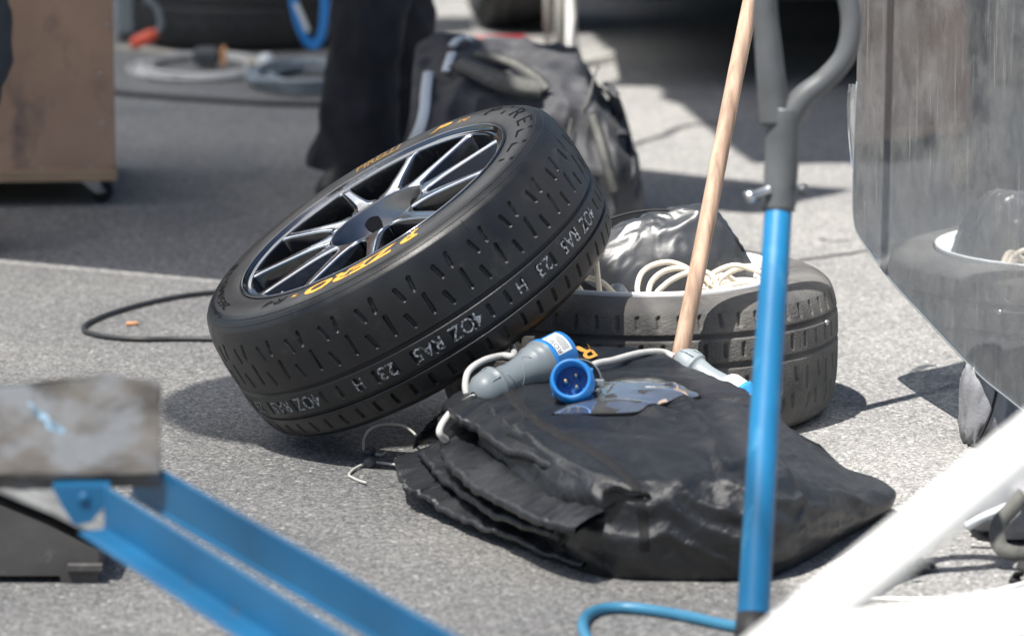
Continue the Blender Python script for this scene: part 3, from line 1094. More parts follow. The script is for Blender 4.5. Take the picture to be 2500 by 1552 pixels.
# binding tape sewn across the top and down the front
tp_px = spline([(1225, 930, 0), (1262, 985, 0), (1330, 1040, 0), (1420, 1085, 0), (1500, 1135, 0), (1548, 1185, 0), (1566, 1240, 0), (1572, 1300, 0), (1574, 1345, 0)], 9)
tl, tr_ = [], []
for k in range(len(tp_px)):
    t_ = tp_px[min(k + 1, len(tp_px) - 1)] - tp_px[max(k - 1, 0)]
    t_ = t_ / np.linalg.norm(t_)
    nx_, ny_ = -t_[1], t_[0]
    row = []
    for w_ in (-13, -6, 0, 6, 13):
        f_ = 1.0
        q, n_ = cov_on(tp_px[k][0] + nx_ * w_ * f_, tp_px[k][1] + ny_ * w_ * (.8 if abs(t_[1]) < .8 else 1))
        row.append(q + n_ * (.0016 if abs(w_) < 10 else .0002))
    tl.append(row)
grid_mesh('binding_tape', np.array(tl), M['nylon_trim'], cover)


def flap(name, pts, inner, wav, thick, amp=.004, sag=.0):
    """a gathered strip of cloth: outer edge pts (px,py,z), inner edge (dx,dy,dz) away"""
    edge_ = spline([G(x, y, z) for x, y, z in pts], 16)
    n = len(edge_)
    m = 22
    s = np.linspace(0, 1, n)
    P = np.zeros((n, m, 3))
    inner = np.array(inner)
    for j in range(m):
        v = j / (m - 1)
        P[:, j] = edge_ + inner[None] * v * (0.75 + .5 * s[:, None] * (1 - s[:, None]))
        P[:, j, 2] += sag * math.sin(v * math.pi)
    for i in range(n):
        for j in range(m):
            v = j / (m - 1)
            x, y, z = P[i, j]
            g = noise.noise(Vector((s[i] * wav, v * 1.6, z * 3 + wav))) + .5 * noise.noise(Vector((s[i] * wav * 2.3, v * 2.5, 4 + wav)))
            big = noise.noise(Vector((s[i] * 5, v * 2, wav)))
            f = (1 - v * .55)
            P[i, j, 2] += g * amp * f + big * amp * 1.2
            P[i, j, 1] -= g * amp * .9 * f
            P[i, j, 0] += noise.noise(Vector((s[i] * wav * 1.3, 7, v))) * amp * .8 * f
            P[i, j, 2] = max(P[i, j, 2], .002)
    # close it into a thin shell: roll over the edge
    Q = P.copy()
    Q[:, :, 2] = np.maximum(Q[:, :, 2] - thick, .001)
    Q[:, :, 1] += thick * .3
    full = np.concatenate([Q[:, ::-1], P], 1)
    return grid_mesh(name, full, M['nylon'], cover)


flap('cover_flap', [(1080, 985, .150), (1110, 1015, .148), (1150, 1030, .146), (1200, 1073, .143), (1307, 1120, .140), (1413, 1163, .136), (1500, 1195, .130)], (.09, .13, .020), 17, .012, .0050, .006)
flap('cover_flap', [(1068, 1020, .105), (1076, 1080, .100), (1094, 1132, .095), (1155, 1181, .090), (1231, 1226, .088), (1325, 1270, .086), (1400, 1290, .085)], (.13, .12, .020), 19, .010, .0052, .010)
flap('cover_flap', [(1020, 1105, .070), (1045, 1130, .066), (1079, 1165, .060), (1170, 1233, .055), (1261, 1275, .052), (1345, 1300, .05), (1400, 1312, .05)], (.14, .12, .018), 17, .008, .0050, .010)
flap('cover_flap', [(962, 1120, .052), (975, 1165, .044), (1000, 1195, .036), (1040, 1216, .032), (1109, 1250, .028), (1185, 1290, .024), (1258, 1318, .020), (1352, 1352, .018), (1420, 1375, .018)], (.15, .12, .022), 22, .006, .0056, .006)
flap('cover_flap', [(1008, 1085, .018), (1020, 1060, .045), (1048, 1032, .060), (1085, 1000, .075), (1120, 975, .10)], (.10, .05, .020), 20, .008, .005, .004)
# gathered corner at the right end of the folds
flap('corner_gather', [(1345, 1215, .098), (1352, 1262, .080), (1362, 1300, .055), (1385, 1335, .030)], (.10, -.015, .012), 14, .010, .008, .006)
flap('corner_gather', [(1470, 1205, .128), (1480, 1240, .105), (1490, 1275, .080), (1500, 1300, .060)], (.08, -.005, .004), 12, .010, .008, .006)


def surf(x, y, z=.16, it=8):
    g = G(x, y, z)
    for _ in range(it): g = G(x, y, top_z(g[0], g[1]))
    return g


# clear pocket on top of the cover
pk = [(1352, 1016), (1385, 988), (1440, 957), (1500, 932), (1560, 920), (1615, 922), (1665, 942), (1708, 972), (1650, 984), (1560, 994), (1460, 1008)]
pts = [surf(x, y) for x, y in pk]
c0 = np.mean(pts, axis=0)
bl = spline(pts, 8, True)
nr = 16
pk_s = np.array([c0 + (q - c0) * u_ for q in bl[::4] for u_ in (.2, .5, .8, 1.0)])
pk_h = np.array([cov_z(q[0], q[1]) for q in pk_s])
pk_f = np.linalg.lstsq(np.stack([np.ones(len(pk_s)), pk_s[:, 0], pk_s[:, 1]], 1), pk_h, rcond=None)[0]
pk_up = np.percentile(pk_h - (pk_f[0] + pk_f[1] * pk_s[:, 0] + pk_f[2] * pk_s[:, 1]), 92) + .002
P = np.zeros((len(bl), nr, 3))
for j in range(nr):
    v = j / (nr - 1)
    P[:, j] = c0 + (bl - c0) * v
    for i in range(len(bl)):
        xx_, yy_ = P[i, j, 0], P[i, j, 1]
        zz0 = pk_f[0] + pk_f[1] * xx_ + pk_f[2] * yy_ + pk_up
        crk = noise.noise(Vector((xx_ * 14, yy_ * 26, 2))) * .0016 + max(0, (xx_ - .22) / .07) * noise.noise(Vector((xx_ * 48, yy_ * 22, 5))) * .0028
        P[i, j, 2] = max(zz0 - .0045 * v ** 3, cov_z(xx_, yy_) + .0008) + .0050 * (1 - v * v) + crk
grid_mesh('clear_pocket', P, M['pocket'], cover, closed_u=True)
tube('pocket_edge', P[:, -1], .0016, M['nylon_trim'], cover, 6, False)

# printed mark on the back of the cover
x, y, fs = glyphs('RZ', .3, .01)
cA, cB = surf(1440, 872), surf(1340, 884)
V = []
ux = cB - cA
uy = np.array([.02, -.10, 0])
for a_, b_ in zip(x, y):
    q = cA + ux * a_ + uy * b_
    V.append((q[0], q[1], 0))
V = np.array(V)
zs = np.array([top_z(q[0], q[1]) for q in V])
V[:, 2] = zs.max() * .6 + zs * .4 + .004
mk('printed_mark', V, fs, M['orange_print'], cover, False)

# draw cords with two toggles
cords = [
    [(888, 1098, .008), (889, 1070, .02), (905, 1047, .028), (935, 1036, .030), (980, 1038, .030), (1005, 1052, .030), (1020, 1068, .03)],
    [(912, 1106, .006), (930, 1110, .004), (943, 1103, .006)],
    [(894, 1130, .006), (868, 1142, .004), (852, 1158, .003), (862, 1166, .003), (880, 1174, .003), (894, 1178, .005)],
    [(914, 1128, .006), (938, 1130, .006), (968, 1134, .012)],
    [(975, 1118, .02), (1000, 1116, .03), (1030, 1124, .045)]]
for c in cords:
    tube('draw_cord', spline([G(*q) for q in c], 10), .0022, M['cable_white'], cover, 8)
for (x_, y_) in ((903, 1102), (903, 1128)):
    c = G(x_, y_, .0085)
    an = np.linspace(0, math.pi, 14)
    lathe('toggle_ball', [(.0096 * math.sin(q) + 1e-5, -.0096 * math.cos(q)) for q in an], M['dark_plastic'], cover, c, (1, .2, .1), 20)

# ------------------------------------------------------------------ connectors on the cover
PC = [(.0065, -.004), (.012, -.002), (.0185, .004), (.0225, .012), (.0240, .022), (.0245, .030), (.0258, .031), (.0258, .034), (.0222, .035), (.0200, .042), (.0185, .056), (.0190, .070), (.0208, .084), (.0225, .094), (.0250, .099), (.0262, .102), (.0262, .116), (.0285, .1165), (.0285, .1195)]


def plug_dir(x0, y0, Y0, x1, y1, Y1):
    a_, b_ = A(x0, y0, Y0), A(x1, y1, Y1)
    return a_, (b_ - a_) / np.linalg.norm(b_ - a_), np.linalg.norm(b_ - a_)


o_, d_, L_ = plug_dir(1163, 966, 6.28, 1375, 858, 6.40)
s_ = L_ / .160
con = empty('cable_connector', o_, 'grey and blue socket connector lying on the cover with a white sticker', 'connector')
lathe('connector_body', [(r_ * s_ * 1.08, h_ * s_) for r_, h_ in PC], M['grey_plastic'], con, o_, d_, 40)
sleeve = lathe('blue_sleeve', [(.0300 * s_, .1195 * s_), (.0312 * s_, .121 * s_), (.0312 * s_, .126 * s_), (.0292 * s_, .1265 * s_), (.0288 * s_, .160 * s_), (.0275 * s_, .1615 * s_), (.0255 * s_, .1605 * s_), (.025 * s_, .14 * s_), (.001, .14 * s_)], M['blue_plastic'], con, o_, d_, 44)
xx, yy, zz_ = axes(d_)
for k in range(6):
    an = k * math.pi / 3 + .3
    q = o_ + d_ * .006 * s_ + (xx * math.cos(an) + yy * math.sin(an)) * .019 * s_
    q2 = o_ + d_ * .030 * s_ + (xx * math.cos(an) + yy * math.sin(an)) * .0272 * s_
    tube('grip_rib', [q, (q + q2) / 2 + (xx * math.cos(an) + yy * math.sin(an)) * .003, q2], .0011, M['grey_plastic'], con, 6)
for ph0 in (0.6, 2.7, 4.8):
    pth = []
    for u in np.linspace(0, 1, 18):
        h_ = (.044 + .048 * u) * s_
        r_ = np.interp(h_ / s_, [q[1] for q in PC], [q[0] for q in PC]) * s_ * 1.08 + .0002
        an = ph0 + .9 * math.sin(u * math.pi * 2 - .6)
        pth.append(o_ + d_ * h_ + (xx * math.cos(an) + yy * math.sin(an)) * r_)
    tube('grip_ridge', pth, .0010, M['grey_plastic'], con, 6)
# sticker bent round the sleeve, facing the camera
view = (_O - (o_ + d_ * .14 * s_))
view -= d_ * (view @ d_)
view /= np.linalg.norm(view)
side_ = np.cross(d_, view)
stk0 = view * math.cos(.55) - side_ * math.sin(.55) * (1 if side_[2] < 0 else -1)
stk1 = np.cross(d_, stk0)


def on_sleeve(a_, h_, lift):
    return o_ + d_ * h_ * s_ + (stk0 * math.cos(a_) + stk1 * math.sin(a_)) * (.0291 * s_ + lift)


P = np.array([[on_sleeve(a_, h_, .0004) for h_ in np.linspace(.1285, .1535, 3)] for a_ in np.linspace(-.62, .62, 16)])
stick = grid_mesh('sticker', P, M['sticker'], sleeve)


def sleeve_text(s, h0, h1, a0, a1):
    x, y, fs = glyphs(s)
    V = np.array([on_sleeve(a0 + (a1 - a0) * u, h0 + (h1 - h0) * v, .0009) for u, v in zip(x, y)])
    return mk('sticker_print', V, fs, M['ink'], stick, False)


sg = 1 if stk1[2] > 0 else -1
sleeve_text('ROSI', .1365, .1295, -.55 * sg, .20 * sg)
sleeve_text('CE', .1355, .1305, .30 * sg, .52 * sg)
for k, h_ in enumerate((.1395, .1425, .1455, .1485)):
    P = np.array([[on_sleeve(a_, hh, .0009) for hh in (h_, h_ + .0011)] for a_ in np.linspace(-.5, .1 + .1 * (k % 2) + .1 * k, 8) * sg])
    grid_mesh('sticker_line', P, M['ink'], stick)

# the male plug facing the camera
o2 = A(1395, 926, 6.20)
d2 = np.array([-.10, -.93, .36])
d2 /= np.linalg.norm(d2)
plug = empty('cable_plug', o2, 'blue three-pin plug facing the camera on the cover', 'plug')
lathe('plug_shell', [(.0305, -.040), (.0325, -.034), (.0330, -.012), (.0325, -.008), (.0305, -.006), (.0302, .006), (.0292, .0080), (.0262, .0080), (.0245, .006), (.0240, -.026), (.001, -.027)], M['blue_plastic'], plug, o2, d2, 48)
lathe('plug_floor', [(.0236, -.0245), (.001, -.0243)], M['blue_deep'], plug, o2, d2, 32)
x2, y2, _z = axes(d2)
right = x2 if x2[0] > 0 else -x2
upv = np.cross(d2, right)
if upv[2] < 0: upv = -upv
for (pu, pv, pr) in ((-.0085, -.002, .0034), (.0065, .0065, .0026), (.0080, -.0100, .0026)):
    q = o2 + right * pu + upv * pv
    lathe('contact_pin', [(pr, -.026), (pr, .000), (pr * .7, .0025), (.0005, .003)], M['brass'], plug, q, d2, 16)
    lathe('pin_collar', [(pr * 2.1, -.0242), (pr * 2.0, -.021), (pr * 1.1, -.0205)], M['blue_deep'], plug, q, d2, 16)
lathe('grey_collar', [(.024, -.075), (.029, -.070), (.0335, -.062), (.0345, -.056), (.0345, -.044), (.0325, -.041)], M['grey_plastic'], plug, o2 + right * .007 + upv * .005, d2, 40)
lathe('plug_body', [(.0065, -.150), (.019, -.142), (.0235, -.125), (.0215, -.105), (.0225, -.080), (.024, -.074)], M['grey_plastic'], plug, o2 + right * .007 + upv * .002, d2, 32)
box('latch_tab', o2 + right * .038 + upv * .004 - d2 * .045, (.014, .008, .011), M['grey_plastic'], plug)
for k in range(4):
    an = rad(35 + 90 * k)
    box('key_rib', o2 + (right * math.cos(an) + upv * math.sin(an)) * .0325 - d2 * .022, (.006, .006, .006), M['blue_plastic'], plug)

# the right-hand connector hanging over the back edge of the cover
o3, d3, L3 = plug_dir(1656, 872, 6.50, 1838, 995, 6.42)
s3 = L3 / .150
con2 = empty('cable_connector', o3, 'grey connector with a sunlit white and blue end below the wooden pole', 'connector')
lathe('connector_body', [(r_ * s3 * .95, h_ * s3) for r_, h_ in PC if h_ < .10], M['grey_plastic'], con2, o3, d3, 36)
lathe('white_shell', [(.021 * s3, .090 * s3), (.0265 * s3, .094 * s3), (.029 * s3, .100 * s3), (.029 * s3, .122 * s3), (.0275 * s3, .124 * s3)], M['white_plastic'], con2, o3, d3, 36)
ring = lathe('blue_sleeve', [(.0275 * s3, .122 * s3), (.031 * s3, .123 * s3), (.031 * s3, .130 * s3), (.029 * s3, .131 * s3), (.0285 * s3, .158 * s3), (.026 * s3, .159 * s3), (.001, .15 * s3)], M['blue_plastic'], con2, o3, d3, 36)
x3, y3, _ = axes(d3)
for k in range(6):
    an = k * math.pi / 3
    q = o3 + d3 * .004 * s3 + (x3 * math.cos(an) + y3 * math.sin(an)) * .018 * s3
    q2 = o3 + d3 * .030 * s3 + (x3 * math.cos(an) + y3 * math.sin(an)) * .0242 * s3
    tube('grip_rib', [q, (q + q2) / 2 + (x3 * math.cos(an) + y3 * math.sin(an)) * .003, q2], .0011, M['grey_plastic'], con2, 6)
v3 = _O - (o3 + d3 * .14 * s3)
v3 -= d3 * (v3 @ d3)
v3 /= np.linalg.norm(v3)
w3_ = np.cross(d3, v3)


def on_ring(a_, h_, lift): return o3 + d3 * h_ * s3 + (v3 * math.cos(a_) + w3_ * math.sin(a_)) * (.0288 * s3 + lift)


P = np.array([[on_ring(a_, h_, .0005) for h_ in (.135, .155)] for a_ in np.linspace(-.55, .55, 12)])
stk = grid_mesh('sticker', P, M['sticker'], ring)
for k in range(9):
    a_ = -.4 + .09 * k
    P = np.array([[on_ring(aa, h_, .0011) for h_ in (.139, .149)] for aa in (a_, a_ + .03 + .02 * (k % 3))])
    grid_mesh('sticker_line', P, M['ink'], stk)

# cables of the connectors
tag(tube('power_cable', spline([surf(1240, 864) + (0, .05, .02), A(1255, 866, 6.42), A(1225, 868, 6.40), A(1180, 880, 6.36), A(1145, 905, 6.33), A(1136, 940, 6.31), A(1142, 972, 6.30)], 10), .0052, M['cable_white'], None, 10), 'white cable arching behind the grey and blue socket connector', 'cable')
c2 = tube('power_cable', spline([o_ + d_ * .004, A(1130, 985, 6.27), A(1100, 1008, 6.25), A(1078, 1038, 6.23), A(1074, 1058, 6.22), A(1090, 1075, 6.23)], 10), .0055, M['cable_white'], None, 10)
tag(c2, 'white cable curving from the socket connector down into the folds of the cover', 'cable')
c3 = tube('power_cable', spline([o2 + right * .007 - d2 * .145, A(1440, 897, 6.38), A(1500, 878, 6.44), A(1560, 862, 6.50), A(1610, 858, 6.54), A(1640, 868, 6.54), A(1662, 882, 6.51)], 10), .0052, M['cable_white'], None, 10)
tag(c3, 'white cable between the three-pin plug and the sunlit connector', 'cable')
tube('red_sheath', [A(1650, 872, 6.53), A(1663, 883, 6.51)], .0062, M['red_plastic'], c3, 10)

# ------------------------------------------------------------------ inside the dusty tyre: nylon bag and cream cable
bag_c = np.array([.225, 7.09, .185])
P = np.zeros((170, 60, 3))
for i, th in enumerate(np.linspace(0, 2 * math.pi, 170, endpoint=False)):
    for j, ph in enumerate(np.linspace(-math.pi / 2, math.pi / 2, 60)):
        q = np.array([math.cos(ph) * math.cos(th), math.cos(ph) * math.sin(th), math.sin(ph)])
        s = .19 * abs(q[0]) ** 1 * 0 + 1
        k1 = 1 - abs(noise.noise(Vector((q[0] * 2.6 + 5 + q[2] * .9, q[1] * 2.6, q[2] * .7)))) * 2
        k2 = (1 - abs(noise.noise(Vector((q[0] * 6 - q[2] * 1.5, q[1] * 6 + 3, q[2] * 1.1)))) * 2) ** 3
        rr_ = 1 + .075 * k1 + .026 * k2
        v = np.array([q[0] * .165, q[1] * .075, q[2] * .118]) * rr_
        v[2] += .030 * math.exp(-((v[0] - .10) / .06) ** 2) - .022 * math.exp(-((v[0] + .12) / .06) ** 2) + .012 * v[0] / .1
        P[i, j] = bag_c + v
bg = grid_mesh('nylon_bag', P, M['nylon_grey'], None, closed_u=True)
tag(bg, 'crumpled shiny black nylon bag stuffed inside the white rim', 'bag')
th = np.linspace(.35, 2.5, 30)
tube('bag_seam', [bag_c + np.array([.168 * math.cos(q) + .004, -.012, .122 * math.sin(q) + .014 + .012 * math.cos(q)]) for q in th], .0022, M['nylon_trim'], bg, 6)


def ringp(cx_, cy_, z_, rx_, ry_, a0, a1, tilt, n=9):
    return [(cx_ + rx_ * math.cos(q), cy_ + ry_ * math.sin(q), z_ + tilt * math.sin(q * 1.0 + .4)) for q in np.linspace(a0, a1, n)]


cable_pts = [A(1352, 735, 6.84), A(1372, 712, 6.85), A(1400, 688, 6.87), A(1432, 678, 6.88), A(1468, 688, 6.88), A(1495, 712, 6.88), A(1520, 738, 6.90),
             A(1540, 770, 6.95), A(1557, 730, 6.92), A(1556, 700, 6.93), A(1566, 668, 6.95), A(1592, 648, 6.97), A(1632, 640, 6.98), A(1672, 652, 6.98), A(1702, 676, 6.97), A(1722, 700, 6.95), A(1726, 735, 6.93),
             A(1660, 770, 6.9), A(1602, 728, 6.87), A(1625, 694, 6.87), A(1662, 672, 6.88), A(1700, 662, 6.89), A(1732, 668, 6.89), A(1748, 690, 6.88), A(1746, 712, 6.87), A(1725, 735, 6.86),
             A(1715, 722, 6.90), A(1722, 690, 6.92), A(1745, 665, 6.94), A(1790, 648, 6.96), A(1832, 656, 6.96), A(1868, 672, 6.95), A(1890, 700, 6.93), A(1850, 730, 6.9), A(1760, 735, 6.88), A(1745, 715, 6.88),
             A(1765, 702, 6.88), A(1810, 692, 6.89), A(1858, 690, 6.9), A(1895, 710, 6.9)]
cc_ = tube('extension_cable', spline(cable_pts, 8), .0046, M['cable_cream'], None, 10)
tag(cc_, 'cream extension cable coiled in loose loops inside the dusty tyre', 'cable')
c4 = tube('extension_cable', spline([A(1452, 590, 6.86), A(1456, 640, 6.86), A(1461, 690, 6.86), A(1468, 745, 6.87)], 8), .0048, M['cable_cream'], None, 10)
tag(c4, 'straight piece of cream cable hanging behind the leaning tyre', 'cable')
for k_, pp in enumerate(([(1580, 735), (1590, 690), (1622, 662), (1668, 655), (1712, 672), (1738, 705), (1745, 738)],
                         [(1738, 738), (1752, 690), (1792, 660), (1840, 650), (1882, 664), (1908, 700), (1910, 735)],
                         [(1700, 738), (1722, 708), (1768, 690), (1822, 684), (1872, 696), (1895, 730)],
                         [(1385, 738), (1402, 706), (1432, 692), (1462, 700), (1484, 738)])):
    tube('extension_cable', spline([A(x, y, 6.93 + .035 * k_ + .02 * math.sin(n_)) for n_, (x, y) in enumerate(pp)], 8), .0047, M['cable_cream'], cc_, 10)
c5 = tube('extension_cable', spline([A(1392, 690, 6.9), A(1412, 700, 6.9), A(1432, 735, 6.9)], 8), .0045, M['cable_cream'], cc_, 10)
c6 = tube('extension_cable', spline([A(1735, 690, 6.97), A(1765, 672, 6.99), A(1800, 690, 7.0), A(1815, 715, 6.98)], 8), .0045, M['cable_cream'], cc_, 10)
o4 = A(1505, 735, 6.9)
sk = lathe('small_connector', [(.004, -.05), (.014, -.045), (.018, -.02), (.02, .0), (.017, .018), (.010, .027), (.001, .03)], M['grey_plastic'], None, o4, (.1, 0, 1), 24)
tag(sk, 'small grey connector among the cables inside the dusty tyre', 'connector')

# ------------------------------------------------------------------ scratched clear windscreen on the right
w0 = np.array([.574, 7.17, 0])
wd = np.array([.310, -.951, 0]) / np.linalg.norm([.310, .951])
wn_ = np.array([-wd[1], wd[0], 0])
if wn_[0] > 0: wn_ = -wn_


def W(x, y):
    d = ray(x, y)
    tt_ = ((w0 - _O) @ wn_) / (d @ wn_)
    return _O + d * tt_


edge_px = [(2094, 200), (2088, 330), (2085, 420), (2084, 500), (2088, 548), (2098, 575), (2130, 622), (2182, 690), (2250, 764), (2330, 850), (2400, 921), (2480, 985), (2560, 1050), (2640, 1120)]
low = spline([W(x, y) for x, y in edge_px], 6)
ws_ = empty('windscreen', W(2560, 1050), 'scratched clear plastic windscreen standing on edge beside the dusty tyre', 'windscreen')
far_top = W(2094, 200) + np.array([0, 0, .55])
near = low[-1]
near_top = near + np.array([0, 0, 1.15])
outline = [far_top] + list(low) + [near_top]
plate('clear_sheet', outline, wn_, .004, M['windscreen'], ws_)
tube('sheet_edge', low, .0028, M['grey_plastic'], ws_, 6)
lip = [W(2072, 205) + wn_ * .0, W(2068, 240), W(2069, 300), W(2074, 370), W(2081, 440), W(2085, 520)]
P = np.array([[q, q + wd * .012 + wn_ * -.012, q + wd * .022 - wn_ * .004] for q in spline(lip, 6)])
grid_mesh('curled_lip', P, M['windscreen'], ws_)
foot = near + np.array([0, 0, -near[2]])
tube('sheet_prop', [near + np.array([0, 0, .02]), foot + wd * .02], .012, M['black_paint'], ws_, 10)

# ------------------------------------------------------------------ duffel bag behind the wheel
duf = empty('duffel_bag', (0, 8.85, 0), 'big grey canvas duffel bag with pale piping standing behind the leaning wheel', 'bag')
nx, nyp = 120, 90
P = np.zeros((nx, nyp, 3))
u = np.linspace(0, 1, nx)
# cross-section (front foot, front, top, back foot) swept along X, shaped by depth and height curves
prof = spline(np.array([(-.34, .0, 0), (-.36, .10, 0), (-.35, .24, 0), (-.29, .335, 0), (-.18, .375, 0), (.02, .395, 0), (.20, .405, 0), (.29, .36, 0), (.33, .2, 0), (.32, .0, 0)]), 10)[:, :2]
prof = prof[np.linspace(0, len(prof) - 1, nyp).astype(int)]
for i, uu in enumerate(u):
    x = -.36 + .62 * uu
    el = np.clip(uu / .36, 0, 1)
    er = np.clip((1 - uu) / .10, 0, 1)
    shp = (math.sin(el * math.pi / 2) ** .8) * (math.sin(er * math.pi / 2) ** .45)
    hh = (.20 + .80 * math.sin(el * math.pi / 2)) * (.70 + .30 * math.sin(er * math.pi / 2)) * (1.03 - .12 * uu)
    dd = .45 + .55 * shp
    y = 8.90 + prof[:, 0] * dd + .10 * (1 - el)
    z = prof[:, 1] * hh * .93
    xs = np.full(nyp, x)
    xs += (.5 - np.abs(prof[:, 1] / .4 - .5)) * (.035 if uu > .8 else 0) * np.clip((uu - .8) / .2, 0, 1)
    zr = prof[:, 1] / .40
    rgt_ = np.clip((uu - .62) / .38, 0, 1) ** 1.3
    xs += rgt_ * (-.105 * zr ** 2.2 - .05 * (1 - np.clip(zr / .35, 0, 1)) + .012)
    xs += np.clip((.25 - uu) / .25, 0, 1) * prof[:, 1] * .42
    P[i] = np.stack([xs, y, z], 1)
fl = P.reshape(-1, 3)
for i, q in enumerate(fl):
    k1 = 1 - abs(noise.noise(Vector((q[0] * 9, q[1] * 6, q[2] * 10)))) * 2
    k2 = 1 - abs(noise.noise(Vector((q[0] * 20 + 4, q[1] * 12, q[2] * 20)))) * 2
    fl[i, 2] += (k1 * .020 + k2 * .009) * min(1, q[2] / .08)
    fl[i, 1] -= (k1 * .026 + k2 * .012) * min(1, q[2] / .05)
    fl[i, 2] = max(fl[i, 2], .001)
grid_mesh('bag_body', fl.reshape(nx, nyp, 3), M['canvas'], duf)
for uu in (0, nx - 1):
    q = fl.reshape(nx, nyp, 3)[uu]
    c = q.mean(0) + np.array([-.01 if uu == 0 else .02, 0, 0])
    mk('bag_end', np.vstack([q, c]), [(i, i + 1, nyp) for i in range(nyp - 1)], M['canvas'], duf)


def duf_on(px, py, lift=.004, Y0=8.5):
    """first point of the bag body along the sight line of a picture point"""
    d = ray(px, py)
    Fb = fl
    rel = Fb - _O
    tl = (rel @ d) / (d @ d)
    dist = np.linalg.norm(rel - tl[:, None] * d, axis=1)
    k = np.where(dist < .018)[0]
    if len(k) == 0: return A(px, py, 8.75)
    kk = k[np.argsort(tl[k])[:6]]
    return _O + d * (tl[kk].mean()) - d / np.linalg.norm(d) * lift


tube('pale_piping', spline([duf_on(x, y) for x, y in ((1046, 178), (1040, 225), (1036, 270), (1026, 310), (1008, 350), (990, 390))], 8), .0115, M['piping'], duf, 8, True, .4)
tube('pale_piping', spline([duf_on(x, y) for x, y in ((1088, 176), (1096, 150), (1103, 130))], 8), .010, M['piping'], duf, 8, True, .4)
tube('pale_piping', spline([duf_on(x, y) for x, y in ((1104, 112), (1116, 98), (1135, 92), (1150, 97))], 8), .010, M['piping'], duf, 8, True, .5)


def strap(name, pts, w, m, lift):
    a_ = spline([duf_on(x, y, l) for x, y, l in pts], 10)
    t_ = np.gradient(a_, axis=0)
    t_ /= np.linalg.norm(t_, axis=1)[:, None]
    n_ = np.cross(t_, np.array([0, -.75, .66]))
    n_ /= np.linalg.norm(n_, axis=1)[:, None]
    P = np.stack([a_ - n_ * w, a_ + np.array([0, -.002, .003]), a_ + n_ * w, a_ - np.array([0, -.003, .004])], 1)
    return grid_mesh(name, P, m, duf, closed_v=True)


strap('carry_strap', [(1118, 150, .01), (1165, 172, .03), (1215, 195, .035), (1270, 210, .03), (1320, 216, .01)], .024, M['webbing'], .02)
strap('carry_strap', [(1160, 130, .01), (1215, 142, .03), (1265, 160, .03), (1310, 190, .02), (1335, 218, .008)], .012, M['webbing'], .02)
strap('side_strap', [(1445, 282, .01), (1462, 330, .02), (1475, 380, .02), (1490, 430, .01), (1502, 470, .01)], .011, M['webbing'], .02)
tube('bag_seam', spline([duf_on(x, y, .002) for x, y in ((1462, 160), (1450, 190), (1440, 230), (1425, 268))], 8), .0025, M['webbing'], duf, 6)
tube('bag_seam', spline([duf_on(x, y, .002) for x, y in ((1395, 290), (1388, 330), (1385, 372))], 8), .002, M['webbing'], duf, 6)
tube('side_pocket_edge', spline([duf_on(x, y, .006) for x, y in ((1480, 205), (1505, 235), (1525, 290), (1540, 350), (1548, 410), (1545, 450))], 8), .010, M['canvas'], duf, 8, True, .5)
strap('side_pocket', [(1468, 215, .004), (1490, 240, .004), (1508, 285, .004), (1520, 330, .004)], .014, M['canvas_dark'], .0)

# ------------------------------------------------------------------ people
def skin_mesh(name, V, E, Rr, m, parent, root=0, sub=2, wrinkle=0.0, seed=0):
    me = bpy.data.meshes.new(name)
    me.from_pydata(V, E, [])
    o = bpy.data.objects.new(name, me)
    col.objects.link(o)
    o.modifiers.new('skin', 'SKIN')
    sv = me.skin_vertices[0].data
    for i, r_ in enumerate(Rr):
        sv[i].radius = (r_, r_) if np.isscalar(r_) else r_
        sv[i].use_root = (i == root)
    sm = o.modifiers.new('sub', 'SUBSURF')
    sm.levels = sub
    sm.render_levels = sub
    bpy.context.view_layer.update()
    ev = o.evaluated_get(bpy.context.evaluated_depsgraph_get())
    me2 = bpy.data.meshes.new_from_object(ev)
    bpy.data.objects.remove(o)
    me2.name = name
    if wrinkle:
        for v in me2.vertices:
            q = v.co
            k_ = 1 - abs(noise.noise(Vector((q.x * 12 + seed, q.y * 12, q.z * 16)))) * 2
            k2 = 1 - abs(noise.noise(Vector((q.x * 26 + seed, q.y * 26, q.z * 30)))) * 2
            v.co = v.co + v.normal * (wrinkle * (k_ + .45 * k2))
    me2.materials.clear()
    return link(name, me2, m, parent)


def leg_cloth(name, V, Rr, m, parent, seed):
    """trouser leg: rings along the joints, creased, open hem over the shoe"""
    path = spline(V, 14)
    rr_ = np.interp(np.linspace(0, 1, len(path)), np.linspace(0, 1, len(Rr)), Rr)
    k = 40
    P = np.zeros((len(path), k, 3))
    tg = np.gradient(path, axis=0)
    tg /= np.linalg.norm(tg, axis=1)[:, None]
    for i, q in enumerate(path):
        x_ = np.cross([0, 1, 0], tg[i]); x_ /= np.linalg.norm(x_)
        y_ = np.cross(tg[i], x_)
        for j in range(k):
            a_ = 2 * math.pi * j / k
            dr = x_ * math.cos(a_) + y_ * math.sin(a_)
            c = 1 - abs(noise.noise(Vector((dr[0] * 1.6 + seed, dr[1] * 1.6, q[2] * 13 + dr[0] * 2)))) * 2
            c2 = noise.noise(Vector((dr[0] * 3 + seed, dr[1] * 3, q[2] * 24)))
            P[i, j] = q + dr * (rr_[i] * (1 + .13 * c + .06 * c2))
    return grid_mesh(name, P, m, parent, closed_v=True)


